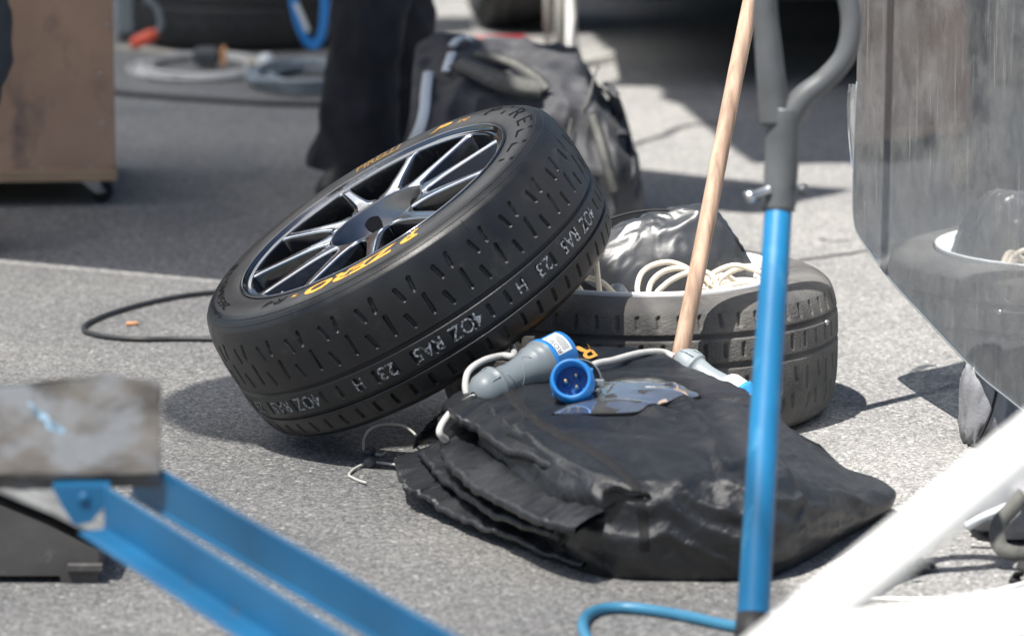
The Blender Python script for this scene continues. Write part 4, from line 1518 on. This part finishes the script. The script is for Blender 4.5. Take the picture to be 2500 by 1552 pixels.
def person(name, label, J, cloth, shirt, seed, rads):
    root = empty(name, (J['ankle_l'][0], J['ankle_l'][1], 0), label, 'person')
    ks = ['pelvis', 'chest', 'neck', 'head', 'crown', 'sh_l', 'el_l', 'wr_l', 'ha_l', 'sh_r', 'el_r', 'wr_r', 'ha_r', 'hip_l', 'kn_l', 'ankle_l', 'toe_l', 'hip_r', 'kn_r', 'ankle_r', 'toe_r']
    V = [tuple(J[k]) for k in ks]
    ix = {k: i for i, k in enumerate(ks)}
    E = [(ix[a_], ix[b_]) for a_, b_ in (('pelvis', 'chest'), ('chest', 'neck'), ('neck', 'head'), ('head', 'crown'), ('chest', 'sh_l'), ('sh_l', 'el_l'), ('el_l', 'wr_l'), ('wr_l', 'ha_l'), ('chest', 'sh_r'), ('sh_r', 'el_r'), ('el_r', 'wr_r'), ('wr_r', 'ha_r'), ('pelvis', 'hip_l'), ('hip_l', 'kn_l'), ('kn_l', 'ankle_l'), ('ankle_l', 'toe_l'), ('pelvis', 'hip_r'), ('hip_r', 'kn_r'), ('kn_r', 'ankle_r'), ('ankle_r', 'toe_r'))]
    Rr = dict(pelvis=(.13, .10), chest=(.15, .11), neck=.055, head=(.08, .095), crown=(.07, .08), sh_l=.06, el_l=.042, wr_l=.03, ha_l=(.04, .018), sh_r=.06, el_r=.042, wr_r=.03, ha_r=(.04, .018), hip_l=.085, kn_l=.055, ankle_l=.037, toe_l=.035, hip_r=.085, kn_r=.055, ankle_r=.037, toe_r=.035)
    skin_mesh('body', V, E, [Rr[k] for k in ks], M['skin'], root)
    for s in 'lr':
        hp, kn, an = np.array(J['hip_' + s]), np.array(J['kn_' + s]), np.array(J['ankle_' + s])
        hem = an + np.array([0, 0, -.015])
        leg_cloth('trouser_leg', [hp + (0, 0, .08), hp, (hp + kn) / 2, kn, (kn + an) / 2 + (0, .0, 0), an + (kn - an) * .2, hem], rads, cloth, root, seed + (3 if s == 'r' else 0))
        to = np.array(J['toe_' + s])
        dirn = (to - an) * np.array([1, 1, 0])
        dirn /= np.linalg.norm(dirn)
        b0 = np.array([an[0], an[1], 0])
        pts = [b0 - dirn * .075 + (0, 0, .045), b0 - dirn * .03 + (0, 0, .055), b0 + dirn * .06 + (0, 0, .05), b0 + dirn * .14 + (0, 0, .038), b0 + dirn * .20 + (0, 0, .030)]
        sh = tube('shoe', spline(pts, 8), np.interp(np.linspace(0, 1, 33), [0, .1, .4, .8, 1], [.03, .045, .05, .044, .026]), M['shoe'], root, 16)
    pl, ch = np.array(J['pelvis']), np.array(J['chest'])
    sV = [pl + (0, 0, -.05), pl + (0, 0, .12), ch, ch + (0, 0, .13), J['sh_l'], J['el_l'], J['sh_r'], J['el_r']]
    skin_mesh('shirt', [tuple(q) for q in sV], [(0, 1), (1, 2), (2, 3), (2, 4), (4, 5), (2, 6), (6, 7)], [(.19, .14), (.17, .13), (.19, .15), (.09, .09), .085, .065, .085, .065], shirt, root, 0, 2, .006, seed)
    hd = np.array(J['head'])
    skin_mesh('hair', [tuple(hd + (0, .02, .05)), tuple(hd + (0, .01, .13))], [(0, 1)], [.095, .085], M['hair'], root)
    f = np.array(J['face'])
    f = f / np.linalg.norm(f)
    sd = np.cross(f, [0, 0, 1.0])
    for sgn in (-1, 1):
        lathe('eye', [(.001, -.012), (.009, -.008), (.012, 0), (.009, .008), (.001, .012)], M['white_plastic'], root, hd + f * .082 + sd * .032 * sgn + (0, 0, .02), f, 12)
        tube('ear', [hd + sd * .085 * sgn + (0, 0, .03), hd + sd * .092 * sgn, hd + sd * .085 * sgn + (0, 0, -.03)], [.008, .018, .008], M['skin'], root, 10)
    tube('nose', [hd + f * .085 + (0, 0, .02), hd + f * .105 + (0, 0, -.012), hd + f * .088 + (0, 0, -.02)], [.008, .013, .009], M['skin'], root, 10)
    tube('mouth', [hd + f * .088 + sd * .022 + (0, 0, -.045), hd + f * .094 + (0, 0, -.047), hd + f * .088 - sd * .022 + (0, 0, -.045)], [.003, .006, .003], M['red_plastic'], root, 8)
    for s in 'lr':
        ha = np.array(J['ha_' + s])
        for kf in range(4):
            b = ha + np.array([(kf - 1.5) * .017, 0, -.02])
            tube('finger', [b, b + (0, -.008, -.032), b + (0, -.022, -.055 - .006 * (1.5 - abs(kf - 1.5)))], [.0085, .008, .006], M['skin'], root, 8)
        tube('thumb', [ha + (.03, -.01, .02), ha + (.048, -.02, -.008), ha + (.046, -.03, -.03)], [.010, .009, .007], M['skin'], root, 8)
    return root


def pose(al, ar, kl, kr, pelv, face, lean=(0, 0)):
    J = dict(pelvis=pelv, chest=(pelv[0] + lean[0], pelv[1] + lean[1], pelv[2] + .36))
    c = J['chest']
    J.update(neck=(c[0] + lean[0] * .4, c[1] + lean[1] * .4, c[2] + .20), head=(c[0] + lean[0] * .6, c[1] + lean[1] * .6, c[2] + .32), crown=(c[0] + lean[0] * .7, c[1] + lean[1] * .7, c[2] + .40))
    for s, sg_ in (('l', -1), ('r', 1)):
        J['sh_' + s] = (c[0] + sg_ * .19, c[1], c[2] + .10)
        J['el_' + s] = (c[0] + sg_ * .25, c[1] - .02, c[2] - .19)
        J['wr_' + s] = (c[0] + sg_ * .14, c[1] - .22, c[2] - .12)
        J['ha_' + s] = (c[0] + sg_ * .10, c[1] - .27, c[2] - .08)
        J['hip_' + s] = (pelv[0] + sg_ * .10, pelv[1], pelv[2] - .04)
    J.update(ankle_l=al, ankle_r=ar, kn_l=kl, kn_r=kr, face=face)
    f = np.array(face)
    J['toe_l'] = (al[0] + f[0] * .15, al[1] + f[1] * .15, .03)
    J['toe_r'] = (ar[0] + f[0] * .15, ar[1] + f[1] * .15, .03)
    return J


al = A(866, 452, 9.35)
person('person', 'person in dark work trousers standing behind the leaning wheel', pose((al[0], 9.35, .085), (-.235, 9.80, .085), (A(908, 60, 9.36)[0], 9.34, .48), (-.262, 9.72, .47), (-.27, 9.52, .93), (-.25, -.97, 0), (-.30, -.18)), M['trousers'], M['shirt'], 1.0, [.13, .12, .10, .078, .074, .082, .098])
person('person', 'person in grey cargo trousers at the left edge beside the plywood crate', pose((-1.145, 8.63, .085), (-1.37, 8.78, .085), (-1.112, 8.6, .47), (-1.35, 8.75, .48), (-1.21, 8.7, .93), (-.15, .98, 0)), M['trousers_grey'], M['shirt'], 5.0, [.13, .125, .105, .096, .086, .08, .075])

# ------------------------------------------------------------------ plywood crate on castors
yb = 9.25
xr = A(283, 440, yb)[0]
cr = empty('plywood_crate', (xr, yb, 0), 'brown plywood crate on castors at the left edge', 'crate')
zb = A(283, 443, yb)[2]
H_c, W_c, D_c, T_c = .95, .95, .62, .018
xl = xr - W_c
yf = yb
box('front_panel', ((xl + xr) / 2, yf + T_c / 2, zb + .030 + (H_c - .03) / 2), (W_c, T_c, H_c - .03), M['plywood'], cr, bev=.002)
box('base_panel', ((xl + xr) / 2, yf + D_c / 2, zb + .0130), (W_c + .006, D_c + .006, .024), M['plywood_edge'], cr, bev=.002)
box('side_panel', (xr - T_c / 2, yf + D_c / 2 + T_c, zb + .030 + (H_c - .03) / 2), (T_c - .001, D_c - T_c, H_c - .035), M['plywood'], cr, bev=.002)
box('side_panel', (xl + T_c / 2, yf + D_c / 2 + T_c, zb + .030 + (H_c - .03) / 2), (T_c - .001, D_c - T_c, H_c - .035), M['plywood'], cr, bev=.002)
box('top_panel', ((xl + xr) / 2, yf + D_c / 2, zb + H_c + .010), (W_c, D_c, .018), M['plywood'], cr, bev=.002)
for (x_, y_) in ((103, 408), (222, 407), (262, 62), (245, 180), (248, 300)):
    q = A(x_, y_, yf)
    lathe('screw_head', [(.004, .002), (.0036, -.001), (.001, -.0015)], M['steel'], cr, q, (0, 1, 0), 12)
for (cx_, cy_) in ((xr - .055, yf + .06), (xl + .07, yf + .06), (xr - .055, yf + D_c - .07), (xl + .07, yf + D_c - .07)):
    zt_ = zb + .0005
    cs_ = box('castor', (cx_, cy_, zt_ - .0022), (.075, .055, .0035), M['steel'], cr, bev=.001)
    off = .024
    for sg_ in (-1, 1):
        P4 = np.array([(cx_ - .022, cy_ + sg_ * .014, zt_ - .004), (cx_ + .018, cy_ + sg_ * .014, zt_ - .004), (cx_ + off + .010, cy_ + sg_ * .014, .022), (cx_ + off - .010, cy_ + sg_ * .014, .020)])
        plate('castor_fork', P4, (0, 1, 0), .003, M['steel'], cs_)
    lathe('castor_wheel', [(.001, -.011), (.020, -.011), (.025, -.008), (.0255, 0), (.025, .008), (.020, .011), (.001, .011)], M['rubber_dark'], cs_, (cx_ + off, cy_, .0258), (0, 1, 0), 24)
    lathe('castor_axle', [(.008, -.018), (.008, .018)], M['steel'], cs_, (cx_ + off, cy_, .0258), (0, 1, 0), 12, True)

cr.rotation_euler = (0, 0, rad(6.2))

# ------------------------------------------------------------------ foreground: blue jack, wedge, saddle
jack = empty('blue_jack', (-.3, 4.75, 0), 'blue steel jack frame of two beams with a worn grey saddle', 'jack')


def beam(name, a_, b_, w, h, t_, parent, m):
    """L-section steel beam from a to b"""
    a_, b_ = np.array(a_, float), np.array(b_, float)
    d = b_ - a_
    L = np.linalg.norm(d)
    d /= L
    s = np.cross(d, [0, 0, 1.0]); s /= np.linalg.norm(s)
    up = np.cross(s, d)
    sec = [(0, 0), (w, 0), (w, t_), (t_, t_), (t_, h), (0, h)]
    V = []
    for e in (a_, b_):
        for (p_, q_) in sec: V.append(e + s * p_ + up * q_)
    n_ = 6
    f = [tuple(range(n_))[::-1], tuple(range(n_, 2 * n_))]
    for i in range(n_): f.append((i, (i + 1) % n_, n_ + (i + 1) % n_, n_ + i))
    o = mk(name, V, f, m, parent, False)
    bm_ = o.modifiers.new('bevel', 'BEVEL')
    bm_.width = .003
    bm_.segments = 2
    return o


nb0, nb1 = A(262, 1298, 4.849), A(1000, 1775, 4.138)
fb0, fb1 = A(330, 1212, 5.033), A(1220, 1735, 4.197)
beam('beam', nb0, nb1, .036, .056, .005, jack, M['blue_paint'])
beam('beam', fb0, fb1, .009, .054, .005, jack, M['blue_paint'])
tube('cross_tube', [nb1 * .98 + nb0 * .02 + (0, 0, .03), fb1 * .98 + fb0 * .02 + (0, 0, .03)], .012, M['blue_paint'], jack, 12)
# bracket below the saddle
b0 = A(200, 1185, 4.899)
plate('bracket', [A(130, 1180, 4.899), A(268, 1180, 4.899), A(268, 1215, 4.899), A(225, 1268, 4.899), A(185, 1275, 4.899), A(155, 1230, 4.899)], (0, 1, 0), .03, M['blue_paint'], jack)
sd0 = [A(-90, 1182, 4.899), A(392, 1172, 4.932), A(388, 945, 5.041), A(250, 928, 5.049), (A(60, 950, 5.033)), A(-90, 965, 5.016)]
rough_ = []
for a_, b_ in zip(sd0, sd0[1:] + sd0[:1]):
    for u_ in np.linspace(0, 1, 14, endpoint=False):
        q_ = a_ + (b_ - a_) * u_
        k_ = noise.fractal(Vector((q_[0] * 40, q_[1] * 40, q_[2] * 40)), .8, 2.1, 3)
        rough_.append(q_ + np.array([k_ * .0035, 0, noise.noise(Vector((q_[0] * 55, 3, q_[2] * 55))) * .0035]))
nrm = np.cross(sd0[1] - sd0[0], sd0[2] - sd0[1]); nrm /= np.linalg.norm(nrm)
sad = plate('saddle', rough_, nrm, .026, M['pad'], jack)
bmod = sad.modifiers.new('bevel', 'BEVEL'); bmod.width = .002; bmod.segments = 2
sdx = (sd0[1] - sd0[0]) / np.linalg.norm(sd0[1] - sd0[0])
sdy = np.cross(nrm, sdx)
if sdy[2] < 0: sdy = -sdy
for (px_, py_, L_s, w_s, tl_) in ((112, 1015, .042, .010, -52), (145, 1068, .034, .013, -38), (165, 1085, .016, .012, 10), (85, 975, .026, .005, -60)):
    c_ = A(px_, py_, 4.966)
    c_ = c_ - nrm * ((c_ - sd0[0]) @ nrm)
    if (_O - c_) @ nrm > 0: c_ = c_ + nrm * .0139
    else: c_ = c_ - nrm * .0139
    ca_, sa_ = math.cos(rad(tl_)), math.sin(rad(tl_))
    V_ = []
    for q_ in np.linspace(0, 2 * math.pi, 44, endpoint=False):
        rr_ = 1 + .75 * noise.noise(Vector((math.cos(q_) * 3.5 + px_, math.sin(q_) * 3.5, 1)))
        u_, v_ = L_s * .5 * rr_ * math.cos(q_), w_s * .5 * rr_ * math.sin(q_)
        V_.append(c_ + sdx * (u_ * ca_ - v_ * sa_) + sdy * (u_ * sa_ + v_ * ca_))
    mk('paint_scrape', V_, [tuple(range(44))], M['scrape'], sad, False)
lathe('pivot_bolt', [(.001, -.005), (.007, -.005), (.007, -.001), (.009, 0), (.009, .012)], M['blue_paint'], jack, A(205, 1215, 4.886), (0, 1, 0), 16)
for q_ in (A(-110, 1240, 4.95), nb1 + (fb1 - nb1) * .1, nb1 + (fb1 - nb1) * .9):
    tube('support_leg', [q_, (q_[0], q_[1], .05)], .014, M['blue_paint'], jack, 12)
    lathe('jack_roller', [(.001, -.02), (.030, -.02), (.033, -.014), (.033, .014), (.030, .02), (.001, .02)], M['rubber_dark'], jack, (q_[0], q_[1], .033), (1, .3, 0), 24)

wg = empty('wheel_wedge', G(120, 1390), 'black steel ramp wedge with a pale top edge at bottom left', 'ramp')
wp = [(-160, 1120), (0, 1196), (130, 1250), (252, 1312), (254, 1330), (252, 1392), (165, 1392), (160, 1372), (-160, 1372)]
P = [A(x, y, 5.855) for x, y in wp]
plate('wedge_body', P, (0, 1, 0), .16, M['wedge'], wg)
topl = [A(x, y - 3, 5.775) for x, y in wp[:4]]
P = np.array([[q + (0, .0, .006), q + (0, .16, .006), q + (0, .16, -.006), q + (0, -.004, -.008)] for q in topl])
grid_mesh('pale_edge', P, M['wedge_edge'], wg, closed_v=True)  # paler strip laid along the sloping top
box('wedge_foot', A(208, 1384, 5.772), (.05, .012, .012), M['wedge'], wg, bev=.002)

# ------------------------------------------------------------------ blue tool with a D grip
tool = empty('blue_shovel', A(1842, 1552, 5.34), 'blue tubular tool with a grey D grip standing upright in front of the cover', 'shovel')
tb = [A(1838, 1520, 5.33), A(1850, 1300, 5.38), A(1868, 1000, 5.45), A(1888, 700, 5.52), A(1901, 505, 5.57)]
tp = spline(tb, 12)
tube('blue_tube', tp, np.interp(np.linspace(0, 1, len(tp)), [0, 1], [.0212, .0182]), M['blue_tool'], tool, 24)
q0 = A(1838, 1520, 5.33)
dn = q0 - A(1850, 1300, 5.38)
dn /= np.linalg.norm(dn)
tube('ferrule', [q0 - dn * .012, q0 + dn * .015, q0 + dn * .034], [.0215, .0230, .0230], M['rubber_dark'], tool, 20)
bl0 = q0 + dn * .032
# blade on the ground below the picture
P = []
for i, u_ in enumerate(np.linspace(0, 1, 10)):
    wv = np.interp(u_, [0, .2, 1], [.03, .11, .12])
    for v_ in np.linspace(-1, 1, 9):
        P.append(bl0 + np.array([wv * v_, -.22 * u_ - .02 * v_ * v_ + .012, -max(bl0[2] - .004, .01) * u_]))
grid_mesh('blade', np.array(P).reshape(10, 9, 3), M['steel'], tool).modifiers.new('solid', 'SOLIDIFY').thickness = .003
gy = 5.58
hs = spline([A(1901, 515, 5.57), A(1908, 400, gy), A(1912, 310, gy), A(1915, 262, gy)], 10)
tube('grip_socket', hs, np.interp(np.linspace(0, 1, len(hs)), [0, .5, .85, 1], [.0215, .0228, .0225, .0215]), M['dark_plastic'], tool, 24)
dl = spline([A(1893, 300, gy), A(1885, 220, gy), A(1876, 120, gy), A(1868, 20, gy), A(1872, -70, gy), A(1905, -140, gy)], 10)
tube('grip_arm', dl, np.interp(np.linspace(0, 1, len(dl)), [0, .3, .75, 1], [.0206, .0187, .0144, .013]), M['dark_plastic'], tool, 20)
dr_ = spline([A(1918, 300, gy), A(1960, 240, gy), A(2020, 190, gy), A(2066, 130, gy), A(2078, 40, gy), A(2050, -60, gy), A(2000, -130, gy)], 10)
tube('grip_arm', dr_, np.interp(np.linspace(0, 1, len(dr_)), [0, .3, .75, 1], [.0178, .0144, .0135, .013]), M['dark_plastic'], tool, 20)
tube('hand_bar', [A(1895, -135, gy), A(1950, -150, gy), A(2010, -130, gy)], .016, M['dark_plastic'], tool, 16)
lathe('clamp_screw', [(.001, -.022), (.008, -.022), (.009, -.012), (.006, -.010), (.006, .012)], M['steel'], tool, A(1858, 470, 5.555), (1, .2, .35), 14)
lathe('clamp_screw', [(.001, -.006), (.006, -.006), (.007, 0), (.005, .004)], M['dark_plastic'], tool, A(1958, 462, 5.56), (-1, .2, .1), 14)

# ------------------------------------------------------------------ white frame close to the camera
wf = empty('white_barrier', (.55, 3.46, 0), 'white tubular barrier frame crossing the bottom right corner', 'barrier')
a_, b_ = A(1800, 1655, 3.46), A(2760, 878, 3.62)
tube('frame_tube', [a_, (a_ + b_) / 2, b_], .0208, M['post_white'], wf, 24)
a2, b2 = A(1900, 1605, 3.44), A(2760, 1480, 3.46)
tube('frame_tube', [a2, (a2 + b2) / 2, b2], .026, M['post_white'], wf, 24)
for q in (A(1850, 1640, 3.45), b2, b_):
    tube('frame_leg', [q, (q[0], q[1], 0)], .02, M['post_white'], wf, 16)

# ------------------------------------------------------------------ grey bag and holdall at the right edge
gb = empty('grey_bag', G(2420, 1085), 'grey nylon bag at the foot of the windscreen in a hard shadow', 'bag')
c = G(2408, 1080) + np.array([0.0, .0, .06])
P = np.zeros((48, 26, 3))
for i, th in enumerate(np.linspace(0, 2 * math.pi, 48, endpoint=False)):
    for j, ph in enumerate(np.linspace(-math.pi / 2, math.pi / 2, 26)):
        q = np.array([math.cos(ph) * math.cos(th), math.cos(ph) * math.sin(th), math.sin(ph)])
        k1 = 1 - abs(noise.noise(Vector(q * 2.3) + Vector((3, 1, 2)))) * 2
        k2 = 1 - abs(noise.noise(Vector(q * 5) + Vector((1, 4, 2)))) * 2
        v = np.sign(q) * np.abs(q) ** .75 * np.array([.036, .048, .078]) * (1 + .20 * k1 + .12 * k2)
        v[2] = max(v[2], -.058)
        P[i, j] = c + v
grid_mesh('bag_body', P, M['grey_fabric'], gb, closed_u=True)
ribbon_pts = [c + np.array([-.02, -.052, -.05]), c + np.array([.0, -.058, .0]), c + np.array([.012, -.05, .05])]
tube('bag_strap', spline(ribbon_pts, 8), .006, M['nylon_trim'], gb, 8, True, .4)

hb = empty('holdall', G(2480, 1360), 'grey holdall with a ribbed webbing handle at the right edge', 'bag')
c = G(2475, 1345) + np.array([.10, .12, .06])
P = np.zeros((56, 28, 3))
for i, th in enumerate(np.linspace(0, 2 * math.pi, 56, endpoint=False)):
    for j, ph in enumerate(np.linspace(-math.pi / 2, math.pi / 2, 28)):
        q = np.array([math.cos(ph) * math.cos(th), math.cos(ph) * math.sin(th), math.sin(ph)])
        k1 = 1 - abs(noise.noise(Vector(q * 2.1) + Vector((7, 1, 2)))) * 2
        k2 = 1 - abs(noise.noise(Vector(q * 6) + Vector((1, 9, 2)))) * 2
        v = np.sign(q) * np.abs(q) ** .7 * np.array([.15, .10, .065]) * (1 + .10 * k1 + .05 * k2)
        v[2] = max(v[2], -.058)
        P[i, j] = c + v
grid_mesh('bag_body', P, M['grey_fabric'], hb, closed_u=True)


def ribbon(name, pts, w, m, parent, n_=(0, -1, .2)):
    a_ = spline(pts, 10)
    t_ = np.gradient(a_, axis=0)
    t_ /= np.linalg.norm(t_, axis=1)[:, None]
    k_ = np.cross(t_, np.array(n_, float))
    k_ /= np.linalg.norm(k_, axis=1)[:, None]
    nn_ = np.cross(k_, t_)
    P = np.stack([a_ - k_ * w - nn_ * .0015, a_ + k_ * w - nn_ * .0015, a_ + k_ * w + nn_ * .0015, a_ - k_ * w + nn_ * .0015], 1)
    return grid_mesh(name, P, m, parent, closed_v=True)


ribbon('webbing_handle', [A(2500, 1205, 5.92), A(2470, 1240, 5.90), A(2440, 1275, 5.88), A(2434, 1310, 5.86), A(2448, 1340, 5.85), A(2490, 1352, 5.85), A(2560, 1345, 5.88)], .011, M['webbing'], hb)
tube('bag_rim', spline([A(2360, 1285, 5.98), A(2400, 1262, 5.97), A(2450, 1240, 5.97), A(2520, 1205, 5.98)], 8), .006, M['piping'], hb, 8)
ribbon('strap_tail', [G(2500, 1370, .03), G(2492, 1392, .02), G(2482, 1408, .008), G(2476, 1420, .004)], .008, M['nylon_trim'], hb, (0, 0, 1))

# ------------------------------------------------------------------ loose cables and scraps on the ground
def gcable(label, pts, r, m, cat='cable', name='cable'):
    path = spline([G(x, y, r) for x, y in pts], 12)
    o = tube(name, path, r, m, None, 10)
    return tag(o, label, cat)


gcable('black cable looping out on the asphalt left of the leaning wheel', [(760, 705), (650, 708), (540, 713), (450, 722), (350, 742), (262, 768), (214, 790), (205, 803), (216, 812), (260, 822), (340, 828), (430, 827), (560, 829), (640, 834)], .0050, M['cable_black'])
gcable('thin white cord on the sunlit ground beside the white barrier', [(2090, 1470), (2150, 1462), (2240, 1462), (2330, 1460), (2420, 1444), (2520, 1418), (2620, 1400)], .0030, M['cable_white'], 'cord', 'cord')
gcable('blue air hose curling on the ground in front of the cover', [(1830, 1534), (1760, 1522), (1690, 1506), (1600, 1490), (1520, 1482), (1460, 1488), (1428, 1508), (1425, 1540), (1450, 1580), (1520, 1640)], .0078, M['hose_blue'], 'hose', 'hose')
gcable('thick black hose running from the crate towards the standing person', [(200, 216), (285, 226), (400, 236), (520, 244), (640, 251), (760, 254), (860, 254), (960, 250)], .0078, M['cable_black'], 'hose', 'hose')


def coil(label, cx_, cy_, rx, turns, r, m, seed, name, cat, ry=None):
    c = G(cx_, cy_)
    rnd = random.Random(seed)
    pts = []
    for k in range(turns * 10):
        an = 2 * math.pi * k / 10
        s = 1 + .13 * math.sin(k * .37 + seed) + rnd.uniform(-.035, .035)
        pts.append(c + np.array([rx * s * math.cos(an) + .02 * math.sin(k * .11), (ry or rx) * s * math.sin(an), r + .9 * r * ((k // 10) % 3) + rnd.uniform(0, r * .5)]))
    return tag(tube(name, spline(pts, 4), r, m, None, 8), label, cat)


coil('loose pale grey cable coil around the dark socket block at the back', 490, 172, .165, 6, .0052, M['cable_white'], 2, 'cable_coil', 'cable', .26)
coil('dark grey hose coil beside the standing person', 745, 205, .125, 6, .0105, M['cable_grey'], 5, 'hose_coil', 'hose', .24)
gcable('pale cable stretched along the foot of the lying back tyre', [(284, 118), (360, 122), (450, 134), (540, 140), (620, 152), (700, 166), (760, 170)], .006, M['cable_cream'])
sb = empty('socket_block', G(500, 170), 'dark socket block with a copper end lying inside the pale cable coil', 'socket')
q = G(505, 168)
box('block_body', (q[0], q[1], .034), (.075, .06, .05), M['dark_plastic'], sb, bev=.012)
box('copper_end', (q[0] + .046, q[1], .034), (.013, .05, .052), M['butt'], sb, bev=.004)
q = G(650, 176)
lathe('white_plug', [(.001, 0), (.016, .002), (.024, .015), (.024, .035), (.016, .048), (.001, .052)], M['white_plastic'], None, (q[0], q[1], .0), (0, 0, 1), 24)
tag(bpy.data.objects['white_plug'], 'round white plug between the pale coil and the dark hose coil', 'plug')

# grey lead with an orange plug in front of the back tyre
ow = empty('orange_plug', A(355, 95, 11.9), 'orange-red plug on a grey lead hanging before the back tyre', 'plug')
lathe('plug_body', [(.001, -.042), (.014, -.040), (.018, -.02), (.0185, .015), (.014, .038), (.006, .042)], M['orange_plastic'], ow, A(352, 95, 11.9), (.86, 0, .42), 24)
tube('grey_lead', spline([A(384, 80, 11.9), A(392, 62, 11.9), A(390, 40, 11.9), A(378, 15, 11.9), A(355, -15, 11.9), A(340, -120, 11.95)], 8), .0085, M['cable_grey'], ow, 10)

# blue strap hanging in a loop
bs = empty('blue_strap', A(755, 60, 11.4), 'blue plastic hanger loop with a white mark in front of the back tyre', 'strap')
lp = spline([A(712, -30, 11.4), A(722, 30, 11.4), A(738, 80, 11.4), A(757, 110, 11.4), A(774, 108, 11.4), A(788, 75, 11.4), A(794, 15, 11.4), A(795, -30, 11.4)], 10)
tube('strap_loop', lp, .0125, M['blue_plastic'], bs, 14, True, 1.0)
tube('white_mark', spline([A(722, 10, 11.385), A(738, 45, 11.385), A(752, 78, 11.385)], 8), .0075, M['white_plastic'], bs, 10)

# pale box behind the crate
pb = empty('pale_case', G(306, 100), 'pale grey plastic case between the crate and the back tyre', 'case')
q = G(308, 104)
box('case_body', (q[0], q[1] + .10, .19), (.058, .2, .34), M['grey_plastic'], pb, bev=.01)
box('case_foot', (q[0], q[1] + .09, .0105), (.05, .16, .02), M['dark_plastic'], pb, bev=.004)

# posts behind the duffel bag
q = G(1410, 165)
pw = tube('white_post', [q, A(1395, 100, q[1] + .01), A(1388, 0, q[1] + .03), A(1362, -420, q[1] + .08)], .0165, M['post_white'], None, 16)
tag(pw, 'slim white post leaning slightly behind the duffel bag', 'post')
q = G(1368, 172)
pg = tube('grey_post', [q, A(1368, 0, q[1]), A(1368, -420, q[1])], .0165, M['post_grey'], None, 16)
tag(pg, 'taupe grey upright post beside the slim white post', 'post')
q = G(1338, 118)
pt = tube('thin_post', [q, A(1336, 0, q[1]), A(1334, -300, q[1])], .009, M['post_grey'], None, 12)
tag(pt, 'thin beige stick next to the standing tyre', 'post')
q = G(1250, 122)
rp = slab('red_board', [G(1085, 112)[:2], G(1175, 124)[:2], G(1312, 126)[:2], G(1275, 104)[:2], G(1180, 106)[:2]], .003, .02, M['red_plastic'])
tag(rp, 'flat red board lying in the sun behind the duffel bag', 'board')

# cigarette end
q = G(323, 795)
ce = lathe('cigarette_end', [(.0036, -.011), (.0039, -.0105), (.0040, .0), (.0038, .0105), (.0030, .011), (.0005, .0105)], M['butt'], None, (q[0], q[1], .004), (1, .18, 0), 16)
tag(ce, 'orange cigarette end lying inside the black cable loop', 'cigarette end')
# grit on the asphalt
V, f = [], []
for k in range(420):
    yy_ = 5.5 + 5.2 * random.random() ** 1.4
    xx_ = random.uniform(-.13, .13) * yy_
    r_ = random.uniform(.0009, .0024) * (1.5 if random.random() < .06 else 1)
    b_ = len(V)
    an = random.uniform(0, 6.28)
    for m_ in range(5): V.append((xx_ + r_ * random.uniform(.7, 1.3) * math.cos(an + m_ * 1.257), yy_ + r_ * random.uniform(.7, 1.3) * math.sin(an + m_ * 1.257), .0))
    V.append((xx_ + random.uniform(-.3, .3) * r_, yy_, r_ * random.uniform(.7, 1.2)))
    for m_ in range(5): f.append((b_ + m_, b_ + (m_ + 1) % 5, b_ + 5))
o = mk('grit', V, f, M['grit'], None, False)
tag(o, 'loose pale grit scattered over the asphalt', 'grit', kind='stuff')
# scrap of black rubber
q = G(2252, 1394)
P = np.zeros((12, 8, 3))
for i in range(12):
    for j in range(8):
        u_, v_ = i / 11 - .5, j / 7 - .5
        e_ = 1 - .5 * abs(noise.noise(Vector((i * .7, j * .5, 1))))
        P[i, j] = (q[0] + u_ * .042 * e_, q[1] + v_ * .055 * e_ * (1 - abs(u_)), .003 + .012 * max(0, .5 - abs(u_)) + .006 * noise.noise(Vector((i * .6, j * .6, 5))) + .004)
o = grid_mesh('rubber_scrap', P, M['rubber_dark'])
tag(o, 'scrap of black rubber on the ground beside the white barrier', 'scrap')

# a row of trees far behind, seen only as a reflection in the rim
for k in range(5):
    x_ = -15.5 + 8 * k + random.uniform(-1, 1)
    y_ = 52 + random.uniform(-3, 3)
    hgt = 13.0 if k in (0, 4) else random.uniform(6.5, 9.0)
    te = empty('tree', (x_, y_, 0), ['broad green tree far behind the crate, farthest left', 'green tree far behind the standing person', 'green tree far behind the duffel bag', 'green tree far behind the trailer', 'green tree far beyond the windscreen'][k], 'tree', 'trees far behind the paddock')
    tube('trunk', [(x_, y_, 0), (x_ + .1, y_, hgt * .3), (x_, y_, hgt * .7)], [.3, .24, .1], M['bark'], te, 10)
    n_ = 2200
    c = rng.normal(size=(n_, 3))
    c /= np.linalg.norm(c, axis=1)[:, None]
    c *= rng.uniform(.45, 1, (n_, 1)) ** .5
    cl = c * np.array([3.4, 3.0, hgt * .36]) * (1 + .25 * np.sin(c[:, :1] * 7 + k) * np.cos(c[:, 2:] * 6))
    cl += np.array([x_, y_, hgt * .62])
    V, f = [], []
    for i in range(n_):
        a3, b3 = rng.normal(size=3), rng.normal(size=3)
        a3 *= .28 / np.linalg.norm(a3)
        b3 *= .20 / np.linalg.norm(b3)
        V += [cl[i] - a3, cl[i] + b3, cl[i] + a3, cl[i] - b3]
        f.append((4 * i, 4 * i + 1, 4 * i + 2, 4 * i + 3))
    mk('crown', V, f, M['leaf'], te, False)
